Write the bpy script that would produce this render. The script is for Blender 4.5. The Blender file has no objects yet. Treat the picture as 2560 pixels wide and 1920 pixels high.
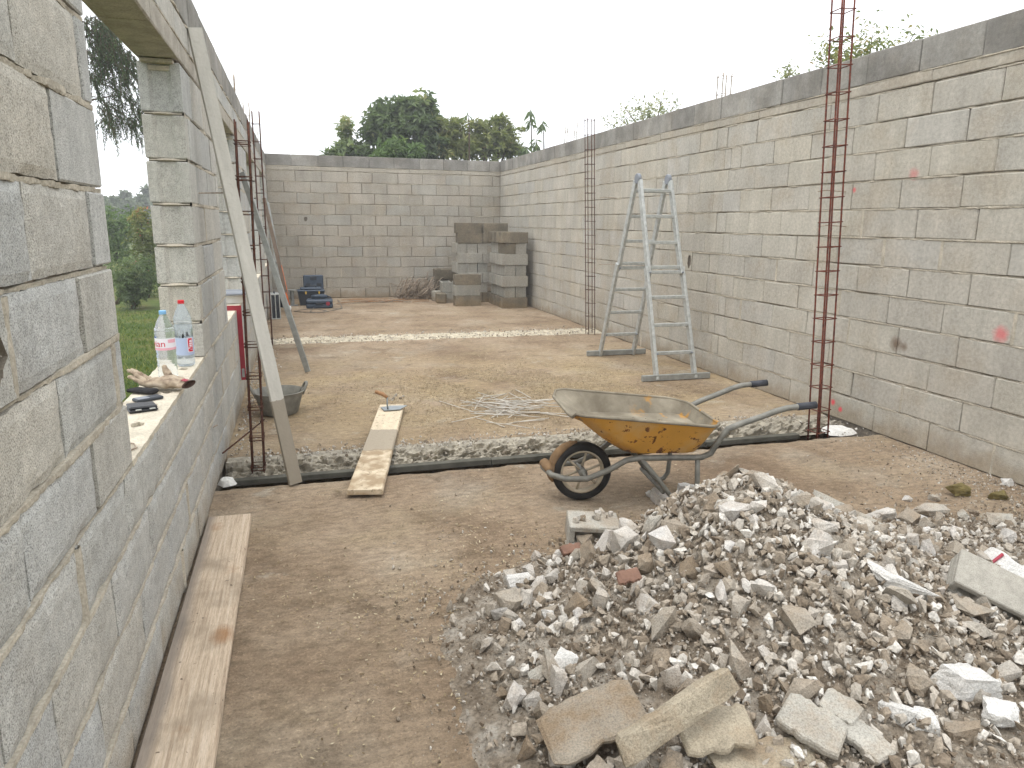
import bpy, bmesh, math, random, zlib
import numpy as np
from mathutils import Vector, Matrix, noise, Euler

random.seed(7); RNG = np.random.default_rng(7)
S = bpy.context.scene
COL = S.collection
R = math.radians

# ------------------------------------------------------------------ camera, sky, sun, exposure
FPX, PIT, YAW, ROL, CZ = 1802.0, .2194, .2856, -.0106, 1.5495      # solved from the block courses
XR, XL, YB = 4.2023, -.5325, 15.3727                                # room faces: right, left, back
Ru = Vector((math.cos(YAW), -math.sin(YAW), 0))
Dv = Vector((-math.sin(PIT)*math.sin(YAW), -math.sin(PIT)*math.cos(YAW), -math.cos(PIT)))
Fv = Vector((math.cos(PIT)*math.sin(YAW), math.cos(PIT)*math.cos(YAW), -math.sin(PIT)))
c_, s_ = math.cos(ROL), math.sin(ROL)
Rv = Ru*c_ + Dv*s_; Dn = -Ru*s_ + Dv*c_
CAM = Vector((0, 0, CZ))
cd = bpy.data.cameras.new('camera'); co = bpy.data.objects.new('camera', cd); COL.objects.link(co)
cd.sensor_width = 36; cd.lens = 36*FPX/2560; cd.clip_start = .05; cd.clip_end = 1500
co.matrix_world = Matrix(((Rv.x, -Dn.x, -Fv.x, 0), (Rv.y, -Dn.y, -Fv.y, 0), (Rv.z, -Dn.z, -Fv.z, CZ), (0, 0, 0, 1)))
S.camera = co
S.render.resolution_x, S.render.resolution_y = 1024, 768

SUN_EL, SUN_AZ = R(74), R(235)          # azimuth measured clockwise from +Y: very high, behind and left
W = bpy.data.worlds.new('World'); S.world = W; W.use_nodes = True
wn = W.node_tree; wn.nodes.clear()
sky = wn.nodes.new('ShaderNodeTexSky'); sky.sky_type = 'NISHITA'; sky.sun_disc = False
sky.sun_elevation = SUN_EL; sky.sun_rotation = SUN_AZ; sky.air_density = 1.5; sky.dust_density = 6; sky.ozone_density = 1
hs = wn.nodes.new('ShaderNodeHueSaturation'); hs.inputs['Saturation'].default_value = .25
mx = wn.nodes.new('ShaderNodeMix'); mx.data_type = 'RGBA'; mx.inputs[0].default_value = .8
mx.inputs['B'].default_value = (9.1, 9.4, 9.75, 1)                  # even overcast layer over the clear sky
bg = wn.nodes.new('ShaderNodeBackground'); bg.inputs['Strength'].default_value = .14
wo = wn.nodes.new('ShaderNodeOutputWorld')
wn.links.new(sky.outputs[0], hs.inputs['Color']); wn.links.new(hs.outputs[0], mx.inputs['A'])
wn.links.new(mx.outputs['Result'], bg.inputs['Color']); wn.links.new(bg.outputs[0], wo.inputs['Surface'])
sl = bpy.data.lights.new('sun', 'SUN'); sl.energy = .7; sl.angle = R(35); sl.color = (1, .97, .92)
so = bpy.data.objects.new('sun', sl); COL.objects.link(so)
sd = Vector((math.sin(SUN_AZ)*math.cos(SUN_EL), math.cos(SUN_AZ)*math.cos(SUN_EL), math.sin(SUN_EL)))
so.rotation_euler = sd.to_track_quat('Z', 'Y').to_euler()
vs = S.view_settings; vs.view_transform = 'Standard'; vs.look = 'None'; vs.gamma = 1; vs.exposure = .80
vs.use_curve_mapping = False

# ------------------------------------------------------------------ pixel -> place helpers (2560 x 1920 photo pixels)
def ray(x, y):
    return (Rv*((x-1280)/FPX) + Dn*((y-960)/FPX) + Fv)
def G(x, y, z=0.0):
    r = ray(x, y); return CAM + r*((z-CZ)/r.z)
def atX(x, y, X): r = ray(x, y); return CAM + r*(X/r.x)
def atY(x, y, Y): r = ray(x, y); return CAM + r*(Y/r.y)

# ------------------------------------------------------------------ mesh helpers
def N(p, sc, off=0.0):
    return noise.noise(Vector((p[0]*sc+off, p[1]*sc+off*.7, p[2]*sc-off)))
class MB:
    def __init__(s): s.v = []; s.f = []; s.m = []
    def add(s, vs_, fs, mat=0):
        o = len(s.v); s.v += [tuple(v) for v in vs_]; s.f += [tuple(i+o for i in f) for f in fs]; s.m += [mat]*len(fs)
        return s
    def box(s, a, b, M=None, mat=0):
        vs_ = [Vector((x, y, z)) for z in (a[2], b[2]) for y in (a[1], b[1]) for x in (a[0], b[0])]
        if M: vs_ = [M@v for v in vs_]
        return s.add(vs_, [(0, 2, 3, 1), (4, 5, 7, 6), (0, 1, 5, 4), (2, 6, 7, 3), (0, 4, 6, 2), (1, 3, 7, 5)], mat)
    def cbox(s, a, b, c=.004, M=None, jit=0.0, mat=0, rnd=random):
        """box with chamfered edges: 24 corner points, 26 faces"""
        a, b = Vector(a), Vector(b); vs_ = []; idx = {}
        for sx in (0, 1):
            for sy in (0, 1):
                for sz in (0, 1):
                    p = [(a, b)[sx].x, (a, b)[sy].y, (a, b)[sz].z]; sg = (1-2*sx, 1-2*sy, 1-2*sz)
                    for ax in range(3):
                        q = list(p)
                        for o in range(3):
                            if o != ax: q[o] += sg[o]*c*(1+jit*rnd.uniform(-.7, 1.6))
                        idx[(sx, sy, sz, ax)] = len(vs_); vs_.append(Vector(q))
        fs = []
        for ax in range(3):
            o = [i for i in range(3) if i != ax]
            for s1 in (0, 1):
                ring = []
                for (u, w) in ((0, 0), (1, 0), (1, 1), (0, 1)):
                    k = [0, 0, 0]; k[ax] = s1; k[o[0]] = u; k[o[1]] = w; ring.append(idx[(*k, ax)])
                fs.append(ring if (s1 == 1) == (ax != 1) else ring[::-1])
            for u in (0, 1):
                for w in (0, 1):
                    k0 = [0, 0, 0]; k0[o[0]] = u; k0[o[1]] = w; k1 = list(k0); k1[ax] = 1
                    fs.append((idx[(*k0, o[0])], idx[(*k1, o[0])], idx[(*k1, o[1])], idx[(*k0, o[1])]))
        for sx in (0, 1):
            for sy in (0, 1):
                for sz in (0, 1): fs.append(tuple(idx[(sx, sy, sz, ax)] for ax in range(3)))
        if M: vs_ = [M@v for v in vs_]
        return s.add(vs_, fs, mat)
    def tube(s, pts, r, n=8, cap=True, mat=0):
        pts = [Vector(p) for p in pts]; rs = r if isinstance(r, (list, tuple)) else [r]*len(pts)
        t0 = (pts[1]-pts[0]).normalized(); up = Vector((0, 0, 1)) if abs(t0.z) < .9 else Vector((1, 0, 0))
        x = t0.cross(up).normalized(); vs_ = []; fs = []
        for i, p in enumerate(pts):
            if i == 0: t = t0
            elif i == len(pts)-1: t = (pts[i]-pts[i-1]).normalized()
            else:
                t = (pts[i+1]-pts[i]).normalized()+(pts[i]-pts[i-1]).normalized()
                t = t.normalized() if t.length > 1e-6 else t0
            x = (x - t*x.dot(t)).normalized(); y = t.cross(x)
            for k in range(n):
                a = 2*math.pi*k/n; vs_.append(p+(x*math.cos(a)+y*math.sin(a))*rs[i])
        for i in range(len(pts)-1):
            for k in range(n):
                a, b = i*n+k, i*n+(k+1) % n; fs.append((a, b, b+n, a+n))
        if cap: fs.append(tuple(range(n))[::-1]); fs.append(tuple(range((len(pts)-1)*n, len(pts)*n)))
        return s.add(vs_, fs, mat)
    def lathe(s, prof, n=20, M=None, mat=0, cap=True):
        vs_ = []; fs = []
        for r, z in prof:
            for k in range(n):
                a = 2*math.pi*k/n; vs_.append(Vector((r*math.cos(a), r*math.sin(a), z)))
        for i in range(len(prof)-1):
            for k in range(n):
                a, b = i*n+k, i*n+(k+1) % n; fs.append((a, b, b+n, a+n))
        if cap: fs.append(tuple(range(n))[::-1]); fs.append(tuple(range((len(prof)-1)*n, len(prof)*n)))
        if M: vs_ = [M@v for v in vs_]
        return s.add(vs_, fs, mat)
    def prism(s, poly, z0, z1, M=None, mat=0):
        n = len(poly); vs_ = [Vector((p[0], p[1], z)) for z in (z0, z1) for p in poly]
        if M: vs_ = [M@v for v in vs_]
        fs = [tuple(range(n))[::-1], tuple(range(n, 2*n))] + [(i, (i+1) % n, (i+1) % n+n, i+n) for i in range(n)]
        return s.add(vs_, fs, mat)
    def mesh(s, name, mat, smooth=False):
        me = bpy.data.meshes.new(name); me.from_pydata(s.v, [], s.f)
        for m in (mat if isinstance(mat, (list, tuple)) else [mat]): me.materials.append(m)
        if any(s.m): me.polygons.foreach_set('material_index', s.m)
        if smooth is True: me.polygons.foreach_set('use_smooth', [True]*len(s.f))
        me.validate(); me.update()
        if smooth == 'auto':
            me.polygons.foreach_set('use_smooth', [True]*len(me.polygons)); me.set_sharp_from_angle(angle=R(35))
        return me
    def build(s, name, mat, parent=None, smooth=False, loc=None, rot=None):
        return link(name, s.mesh(name, mat, smooth), parent, loc, rot)
def link(name, me, parent=None, loc=None, rot=None):
    o = bpy.data.objects.new(name, me); COL.objects.link(o)
    if loc is not None: o.location = loc
    if rot is not None: o.rotation_euler = rot
    if parent: o.parent = parent
    return o
def tag(o, label=None, cat=None, group=None, kind=None):
    if label: o['label'] = label
    if cat: o['category'] = cat
    if group: o['group'] = group
    if kind: o['kind'] = kind
    return o
def thing(name, label, cat, loc=(0, 0, 0), rot=(0, 0, 0), group=None):
    o = bpy.data.objects.new(name, None); COL.objects.link(o); o.location = loc; o.rotation_euler = rot
    o.empty_display_size = .05
    return tag(o, label, cat, group, 'thing')
def np_mesh(name, V, F, mat, smooth=False, attr=None):
    """V (n,3) array, F (m,k) int array, k constant"""
    me = bpy.data.meshes.new(name); k = F.shape[1]
    me.vertices.add(len(V)); me.vertices.foreach_set('co', np.asarray(V, np.float32).ravel())
    me.loops.add(F.size); me.loops.foreach_set('vertex_index', F.ravel().astype(np.int32))
    me.polygons.add(len(F)); me.polygons.foreach_set('loop_start', np.arange(0, F.size, k, dtype=np.int32))
    me.polygons.foreach_set('use_smooth', np.full(len(F), bool(smooth)))
    if attr is not None:
        a = me.attributes.new('tint', 'FLOAT', 'FACE'); a.data.foreach_set('value', np.asarray(attr, np.float32))
    me.materials.append(mat); me.update(); me.validate(); return me
def grid(name, xs, ys, hf, mat, smooth=True):
    V = np.array([hf(x, y) for y in ys for x in xs]); nx, ny = len(xs), len(ys)
    i = np.arange(nx*(ny-1)).reshape(ny-1, nx)[:, :-1].ravel()
    F = np.stack([i, i+1, i+1+nx, i+nx], 1)
    return np_mesh(name, V, F, mat, smooth)

# ------------------------------------------------------------------ materials
def lin(r, g, b):
    f = lambda c: (c/255/12.92) if c/255 <= .04045 else ((c/255+.055)/1.055)**2.4
    return (f(r), f(g), f(b), 1)
class NT:
    def __init__(s, name, rough=.9, spec=.2, metal=0):
        s.m = bpy.data.materials.new(name); s.m.use_nodes = True; s.t = s.m.node_tree
        s.b = s.t.nodes['Principled BSDF']; s.out = s.t.nodes['Material Output']
        s.b.inputs['Roughness'].default_value = rough; s.b.inputs['Specular IOR Level'].default_value = spec
        s.b.inputs['Metallic'].default_value = metal
        s.pos = s.n('ShaderNodeNewGeometry').outputs['Position']
    def n(s, t, **k):
        nd = s.t.nodes.new(t)
        for a, b in k.items(): setattr(nd, a, b)
        return nd
    def l(s, a, b): s.t.links.new(a, b)
    def set(s, inp, v):
        if isinstance(v, bpy.types.NodeSocket): s.l(v, inp)
        else: inp.default_value = v
    def noise(s, scale, detail=4, rough=.55, stretch=None, vec=None, off=None):
        v = vec or s.pos
        if stretch or off:
            mp = s.n('ShaderNodeMapping'); s.l(v, mp.inputs['Vector'])
            if stretch: mp.inputs['Scale'].default_value = stretch
            if off: mp.inputs['Location'].default_value = off
            v = mp.outputs[0]
        nd = s.n('ShaderNodeTexNoise'); s.l(v, nd.inputs['Vector'])
        nd.inputs['Scale'].default_value = scale; nd.inputs['Detail'].default_value = detail; nd.inputs['Roughness'].default_value = rough
        return nd.outputs[0]
    def vor(s, scale, vec=None, out='Distance'):
        nd = s.n('ShaderNodeTexVoronoi'); s.l(vec or s.pos, nd.inputs['Vector']); nd.inputs['Scale'].default_value = scale
        return nd.outputs[out]
    def ramp(s, fac, *stops):
        nd = s.n('ShaderNodeValToRGB'); s.set(nd.inputs[0], fac); e = nd.color_ramp.elements
        while len(e) < len(stops): e.new(.5)
        for i, (p, c) in enumerate(stops):
            e[i].position = p; e[i].color = c if isinstance(c, tuple) else (c, c, c, 1)
        return nd.outputs[0]
    def mix(s, fac, a, b, mode='MIX'):
        nd = s.n('ShaderNodeMix', data_type='RGBA', blend_type=mode); s.set(nd.inputs[0], fac)
        s.set(nd.inputs['A'], a); s.set(nd.inputs['B'], b); return nd.outputs['Result']
    def math(s, op, a, b=0.0, c=None):
        nd = s.n('ShaderNodeMath', operation=op); s.set(nd.inputs[0], a); s.set(nd.inputs[1], b)
        if c is not None: s.set(nd.inputs[2], c)
        return nd.outputs[0]
    def rnd(s): return s.n('ShaderNodeObjectInfo').outputs['Random']
    def sep(s, v=None):
        nd = s.n('ShaderNodeSeparateXYZ'); s.l(v or s.pos, nd.inputs[0]); return nd.outputs
    def bump(s, h, strength=.4, dist=.01, prev=None):
        nd = s.n('ShaderNodeBump'); s.l(h, nd.inputs['Height']); nd.inputs['Strength'].default_value = strength
        nd.inputs['Distance'].default_value = dist
        if prev: s.l(prev, nd.inputs['Normal'])
        return nd.outputs[0]
    def done(s, col, normal=None, rough=None):
        s.set(s.b.inputs['Base Color'], col)
        if normal: s.l(normal, s.b.inputs['Normal'])
        if rough is not None: s.set(s.b.inputs['Roughness'], rough)
        return s.m
def blotch(t, scale, lo, hi, a=.42, b=.62, **k):
    return t.ramp(t.noise(scale, **k), (a, lo), (b, hi))

def m_block(name, stops, speck=.5, spray=None, stain=.35, damp=None):
    t = NT(name, .95, .1)
    col = t.ramp(t.rnd(), *stops)
    col = t.mix(1, col, blotch(t, 2.2, .86, 1.06, .3, .7), 'MULTIPLY')
    col = t.mix(1, col, blotch(t, 1.0, .90, 1.04, .35, .7, stretch=(9, 9, 1.2)), 'MULTIPLY')
    col = t.mix(stain*.9, col, t.mix(blotch(t, 3.1, 0.0, 1.0, .5, .68, off=(3, 1, 7)), col, lin(166, 150, 126)))
    if damp:    # dark damp bloom with its own shape
        col = t.mix(t.math('MULTIPLY', blotch(t, damp[0], 0.0, 1.0, .40, .60, off=(11, 5, 2)), damp[1]), col, lin(88, 84, 76))
    z = t.sep()[2]
    splash = t.math('MULTIPLY_ADD', t.noise(5), .35, -.02)
    sp = t.ramp(t.math('SUBTRACT', splash, z), (.0, 0.0), (.12, 1.0))
    col = t.mix(t.math('MULTIPLY', sp, .5), col, lin(138, 118, 88))
    f1 = t.noise(260, 3, .7); f2 = t.vor(190)
    pit = t.ramp(f1, (.36, 1.0-speck), (.50, 1.0), (.66, 1.0+speck*.3))
    col = t.mix(1, col, pit, 'MULTIPLY')
    col = t.mix(1, col, blotch(t, 40, .86, 1.10, .3, .7, detail=3), 'MULTIPLY')
    if spray:
        for (cx, cy, czz, r, cc, st) in spray:
            d = t.n('ShaderNodeVectorMath', operation='DISTANCE'); t.l(t.pos, d.inputs[0]); d.inputs[1].default_value = (cx, cy, czz)
            dd = t.math('MULTIPLY_ADD', t.noise(30), r*.9, d.outputs['Value'])
            k = t.ramp(t.math('DIVIDE', dd, r*2), (.42, 1.0), (.9, 0.0))
            col = t.mix(t.math('MULTIPLY', k, st), col, cc)
    nb = t.bump(f1, .45, .006); nb = t.bump(f2, .25, .004, nb); nb = t.bump(t.noise(22, 5), .35, .012, nb)
    return t.done(col, nb)
A1 = ((0.0, lin(182, 177, 166)), (.3, lin(186, 180, 168)), (.6, lin(189, 183, 169)), (.85, lin(184, 180, 171)), (1.0, lin(191, 184, 169)))
PINK = lin(225, 70, 85)
MBLOCK_R = m_block('block_right', A1, .30, spray=[(XR, 3.444, .90, .05, PINK, .55), (XR, 4.289, 1.918, .04, PINK, .35), (XR, 4.861, 1.831, .02, PINK, .6),
    (XR, 4.838, .125, .026, PINK, .85), (XR, 4.746, .085, .022, PINK, .85), (XR, 4.256, .708, .05, lin(110, 90, 72), .8), (XR, 4.18, .70, .03, lin(110, 90, 72), .7)])
MBLOCK_B = m_block('block_back', ((0.0, lin(168, 162, 150)), (.3, lin(175, 168, 155)), (.6, lin(178, 170, 157)), (.85, lin(172, 168, 158)), (1.0, lin(181, 172, 158))), .22)
MBLOCK_L = m_block('block_left', ((0.0, lin(184, 184, 180)), (.3, lin(188, 186, 178)), (.55, lin(191, 187, 177)), (.8, lin(186, 186, 182)), (1.0, lin(193, 187, 174))), .52, stain=.10)
MCAP = m_block('cap_block', ((0.0, lin(146, 143, 137)), (.5, lin(154, 151, 144)), (1.0, lin(166, 162, 154))), .25, stain=.15, damp=(3.0, .42))
MLOOSE = m_block('loose_block', ((0.0, lin(150, 148, 139)), (.5, lin(162, 159, 149)), (1.0, lin(172, 167, 156))), .22, stain=.2)
MDAMP = m_block('damp_block', ((0.0, lin(122, 113, 98)), (1.0, lin(140, 131, 114))), .22, stain=.3, damp=(5, .4))
MSTRIP = m_block('cement_strip', ((0.0, lin(180, 172, 158)), (1.0, lin(174, 167, 153))), .2)

def m_mortar(name, base, bscale=60):
    t = NT(name, .95, .1)
    col = t.mix(1, base, blotch(t, 9, .72, 1.10, .3, .7), 'MULTIPLY')
    col = t.mix(1, col, blotch(t, 120, .75, 1.12, .3, .7), 'MULTIPLY')
    nb = t.bump(t.noise(bscale, 6, .7), .6, .012); return t.done(col, nb)
MMORT = m_mortar('mortar', lin(190, 181, 164)); MMORT_D = m_mortar('mortar_core', lin(136, 127, 114))
MSILL = m_mortar('sill_cement', lin(212, 202, 182), 90)
MLINT = m_mortar('lintel_concrete', lin(180, 173, 160), 120)

def m_floor(name):
    t = NT(name, .92, .15)
    c1 = t.ramp(t.noise(.9, 6, .6), (.30, lin(120, 101, 82)), (.45, lin(147, 128, 106)), (.58, lin(161, 143, 121)), (.72, lin(178, 163, 143)))
    c1 = t.mix(t.math('MULTIPLY', blotch(t, 1.7, 0.0, 1.0, .52, .70, off=(4, 9, 0)), .35), c1, lin(158, 143, 114))
    c1 = t.mix(t.math('MULTIPLY', blotch(t, 2.6, 0.0, 1.0, .54, .70, off=(9, 2, 0), detail=7), .6), c1, lin(112, 95, 76))
    c1 = t.mix(t.math('MULTIPLY', blotch(t, 1.3, 0.0, 1.0, .55, .72, off=(1, 7, 0)), .5), c1, lin(170, 160, 143))
    yy = t.sep()[1]; bay = t.math('MULTIPLY', t.ramp(t.math('MULTIPLY', t.math('ABSOLUTE', t.math('SUBTRACT', yy, 6.6)), .4), (.3, 1.0), (.95, 0.0)), t.ramp(t.noise(1.2, 6, .7, off=(5, 5, 0)), (.38, 0.0), (.58, .6)))
    c1 = t.mix(bay, c1, lin(172, 152, 117))        # straw and sawdust trodden into the middle bay
    c1 = t.mix(t.math('MULTIPLY', blotch(t, 1.9, 0.0, 1.0, .62, .66, off=(2, 13, 0), detail=7, rough=.65), .5), c1, lin(176, 168, 152))   # dried cement spills
    c1 = t.mix(t.math('MULTIPLY', blotch(t, 2.3, 0.0, 1.0, .60, .66, off=(17, 3, 0), detail=8, rough=.7), .55), c1, lin(104, 88, 70))   # damp soil
    # horizontal drag marks
    c1 = t.mix(1, c1, blotch(t, 6, .90, 1.08, .35, .65, stretch=(1, 2, 1), detail=8, rough=.7), 'MULTIPLY')
    sp = t.noise(85, 5, .8)
    c1 = t.mix(1, c1, t.ramp(sp, (.30, .50), (.43, .92), (.57, 1.06), (.68, 1.6)), 'MULTIPLY')
    c1 = t.mix(1, c1, blotch(t, 22, .80, 1.14, .35, .65, stretch=(.8, 1.4, 1)), 'MULTIPLY')
    nb = t.bump(sp, .8, .014); nb = t.bump(t.noise(14, 6, .65), .5, .03, nb); nb = t.bump(t.noise(240, 2), .4, .004, nb)
    return t.done(c1, nb)
MFLOOR = m_floor('dirty_floor')
def m_simple(name, base, var=.12, scale=8, rough=.6, spec=.4, metal=0, bump=0.0, bscale=60, stretch=None):
    t = NT(name, rough, spec, metal)
    col = t.mix(1, base, blotch(t, scale, 1-var, 1+var, .3, .7, stretch=stretch), 'MULTIPLY')
    return t.done(col, t.bump(t.noise(bscale, 4, stretch=stretch), bump, .006) if bump else None)
MBROKEN = m_simple('broken_concrete', lin(150, 143, 129), .38, 14, .95, .1, bump=.9, bscale=45)
MDARK = m_simple('trench_soil', lin(58, 50, 42), .3, 12, .95, .05, bump=.7)
MBEAM = m_simple('dark_beam', lin(88, 86, 78), .3, 9, .95, .08, bump=.4)
MPLASTER = m_simple('white_plaster', lin(214, 212, 206), .12, 20, .9, .1, bump=.6)

def m_rust(name, a, b, scale=40):
    t = NT(name, .85, .2)
    return t.done(t.ramp(t.noise(scale, 4), (.35, a), (.65, b)), t.bump(t.noise(150, 3), .4, .003))
MRUST = m_rust('rusty_steel', lin(60, 40, 32), lin(98, 64, 50))
MRUSTG = m_rust('weathered_wire', lin(124, 110, 96), lin(172, 158, 140))
MGALV = m_rust('galvanised_rod', lin(180, 174, 164), lin(214, 208, 198), 12)
MALU = m_simple('aluminium', lin(178, 180, 176), .2, 26, .5, .5, .4, bump=.2, bscale=70)
MALU_D = m_simple('dull_aluminium', lin(146, 147, 142), .2, 16, .55, .5, .3)

def m_wood(name, a, b, c, knots=True, axis=(12, 1.2, 12), margin=False):
    t = NT(name, .8, .2)
    tc = t.n('ShaderNodeTexCoord').outputs['Object']
    g = t.noise(4, 7, .65, stretch=(26, .9, 26), vec=tc)
    col = t.ramp(g, (.34, a), (.5, b), (.68, c))
    col = t.mix(1, col, t.ramp(t.noise(30, 5, .7, stretch=axis, vec=tc), (.35, .80), (.6, 1.08)), 'MULTIPLY')
    if knots:
        fm = t.n('ShaderNodeMapping'); t.l(tc, fm.inputs['Vector']); fm.inputs['Scale'].default_value = (1.6, 1, 0); fm.inputs['Location'].default_value = (.13, .31, 0)
        kd = t.math('MULTIPLY_ADD', t.noise(26, 4, vec=tc), .22, t.vor(3.1, vec=fm.outputs[0]))
        k = t.ramp(kd, (.20, 1.0), (.36, 0.0))
        col = t.mix(t.math('MULTIPLY', k, .75), col, lin(142, 100, 60))
        col = t.mix(t.ramp(t.noise(2.4, 4, vec=tc, off=(2, 3, 1)), (.56, 0.0), (.70, .8)), col, lin(132, 118, 100))
        col = t.mix(t.ramp(t.noise(48, 2, .5, vec=tc), (.70, 0.0), (.75, .8)), col, lin(70, 56, 44))
    if margin:    # weathered grey edge of the board
        xx = t.math('MULTIPLY_ADD', t.noise(3, 5, vec=tc, stretch=(2, .6, 2)), .10, t.sep(tc)[0])
        col = t.mix(t.ramp(t.math('MULTIPLY', xx, -1.0), (-.03, 0.0), (.035, .75)), col, lin(122, 114, 106))
    return t.done(col, t.bump(g, .45, .004))
MWOOD = m_wood('pale_board', lin(164, 145, 124), lin(190, 171, 148), lin(204, 187, 166), margin=True)
def m_cem_wood(name, wet_lo, wet_hi, base, wet, speck=.75):
    """board splashed with cement; the wet stretch lies between two object-space Y values"""
    t = NT(name, .85, .2); tc = t.n('ShaderNodeTexCoord').outputs['Object']; y = t.sep(tc)[1]
    col = t.mix(1, base, blotch(t, 6, .86, 1.06, .3, .7, vec=tc, stretch=(4, .6, 4)), 'MULTIPLY')
    col = t.mix(t.ramp(t.noise(38, 4, .65, vec=tc), (.58, 0.0), (.66, speck)), col, lin(112, 98, 80))
    yn = t.math('MULTIPLY_ADD', t.noise(9, vec=tc), .16, t.math('SUBTRACT', y, .08))
    k = t.math('MULTIPLY', t.math('GREATER_THAN', yn, wet_lo), t.math('LESS_THAN', yn, wet_hi))
    col = t.mix(t.math('MULTIPLY', k, .85), col, wet)
    mud = t.math('MULTIPLY', t.math('LESS_THAN', yn, wet_lo+.02), t.ramp(t.noise(7, 5, vec=tc), (.40, 0.0), (.55, .8)))
    col = t.mix(mud, col, lin(142, 120, 92))
    return t.done(col, t.bump(t.noise(40, 5, vec=tc), .5, .006))
MPLANK = m_cem_wood('cement_splashed_plank', .75, 1.25, lin(206, 190, 164), lin(146, 136, 120))
MPROP = m_cem_wood('grey_cement_board', -1.0, .52, lin(184, 180, 170), lin(132, 122, 106), .12)

def m_paint_rust(name, base, amount=.60):
    t = NT(name, .55, .4); tc = t.n('ShaderNodeTexCoord').outputs['Object']
    col = t.mix(1, base, blotch(t, 5, .82, 1.08, .3, .7, vec=tc), 'MULTIPLY')
    col = t.mix(t.ramp(t.noise(3.4, 5, vec=tc, off=(1, 4, 2)), (.52, 0.0), (.66, .65)), col, lin(188, 160, 116))
    z = t.sep(tc)[2]
    lowk = t.ramp(z, (.30, .10), (.42, 0.0))
    k = t.ramp(t.math('ADD', t.noise(20, 6, .65, vec=tc), lowk), (amount, 0.0), (amount+.03, 1.0))
    col = t.mix(k, col, t.ramp(t.noise(60, vec=tc), (.4, lin(70, 40, 22)), (.6, lin(122, 74, 36))))
    return t.done(col, t.bump(t.noise(40, 5, vec=tc), .25, .005))
MYEL = m_paint_rust('yellow_paint', lin(200, 146, 58), .60)
def m_cement_in():
    t = NT('cement_coated_tray', .9, .1); tc = t.n('ShaderNodeTexCoord').outputs['Object']
    col = t.ramp(t.noise(6, 6, .6, vec=tc), (.35, lin(112, 104, 90)), (.6, lin(142, 134, 118)), (.75, lin(164, 154, 136)))
    x = t.sep(tc)[0]
    k = t.math('MULTIPLY', t.ramp(t.noise(9, 6, vec=tc, off=(3, 3, 3)), (.56, 0.0), (.62, 1.0)), t.ramp(x, (.30, 0.0), (.5, .8)))
    col = t.mix(k, col, lin(176, 130, 62))
    return t.done(col, t.bump(t.noise(26, 6, .7, vec=tc), .6, .01))
MTRAYIN = m_cement_in()
MTUBE = m_simple('dirty_grey_tube', lin(118, 116, 108), .3, 18, .6, .4, .2, bump=.4)
MTYRE = m_simple('rubber_tyre', lin(44, 42, 40), .4, 16, .85, .2, bump=.3)
MRIM = m_simple('dusty_rim', lin(168, 156, 136), .2, 14, .8, .2)
MMUD = m_simple('mud', lin(128, 104, 78), .3, 14, .95, .1, bump=.7)
MGRIP = m_simple('dark_grip', lin(52, 54, 60), .2, 20, .6, .4)
MTUB = m_simple('grey_rubber_tub', lin(124, 122, 114), .3, 12, .8, .3, bump=.3)
MCEM = m_simple('cement_dust', lin(142, 136, 122), .2, 10, .95, .1, bump=.5)
MSTEEL = m_simple('trowel_steel', lin(140, 146, 148), .15, 30, .45, .5, .5)
MHANDLE = m_simple('wood_handle', lin(158, 120, 84), .2, 30, .7, .3)
MRED = m_simple('red_painted_steel', lin(138, 34, 46), .12, 14, .5, .4)
MWHITE = m_simple('white_plastic', lin(222, 220, 214), .05, 8, .5, .4)
MGREYP = m_simple('grey_lid', lin(122, 126, 132), .15, 8, .45, .5)
MBLACK = m_simple('black_leather', lin(30, 31, 34), .2, 60, .42, .4, bump=.15, bscale=250)
MBLACKC = m_simple('black_cloth', lin(48, 47, 48), .3, 60, .95, .1, bump=.4, bscale=200)
MBLUE = m_simple('blue_grey_plastic', lin(58, 70, 84), .15, 14, .5, .4)
MDKP = m_simple('dark_plastic', lin(46, 50, 56), .15, 14, .55, .4)
MYELP = m_simple('yellow_latch', lin(206, 166, 62), .1, 10, .5, .4)
MREDP = m_simple('red_badge', lin(150, 52, 66), .1, 10, .5, .4)
MORANGE = m_simple('orange_paint', lin(214, 108, 52), .25, 14, .6, .3)
MBROWN = m_simple('dirty_steel', lin(120, 104, 90), .25, 14, .7, .3, .2)
MCABLE = m_simple('grey_cable', lin(112, 104, 92), .1, 10, .6, .4)
MTILE = m_simple('red_tile', lin(126, 98, 84), .25, 20, .9, .1, bump=.4)
MMOSS = m_simple('mossy_stone', lin(112, 101, 66), .45, 22, .95, .1, bump=.8)
def m_glove():
    t = NT('worn_leather', .9, .15); tc = t.n('ShaderNodeTexCoord').outputs['Object']
    col = t.ramp(t.noise(22, 5, .6, vec=tc), (.32, lin(116, 100, 84)), (.5, lin(160, 144, 124)), (.7, lin(186, 172, 152)))
    return t.done(col, t.bump(t.noise(60, 5, vec=tc), .5, .005))
MGLOVE = m_glove()
MBADGE = m_simple('worn_lining', lin(74, 58, 50), .4, 40, .95, .05)
def m_pet(name, col, trans=.86):
    t = NT(name, .08, .5); b = t.b
    b.inputs['Base Color'].default_value = col; b.inputs['IOR'].default_value = 1.12
    b.inputs['Transmission Weight'].default_value = trans
    tc = t.n('ShaderNodeTexCoord').outputs['Object']
    t.l(t.bump(t.noise(45, 3, vec=tc), .35, .006), b.inputs['Normal'])
    return t.m
MPET = m_pet('clear_plastic', (.93, .96, .98, 1)); MPETB = m_pet('bluish_plastic', (.82, .90, .97, 1))
MCAPB = m_simple('blue_cap', lin(132, 182, 222), .05, 10, .5, .4); MCAPR = m_simple('red_cap', lin(204, 36, 48), .05, 10, .5, .4)
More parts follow.
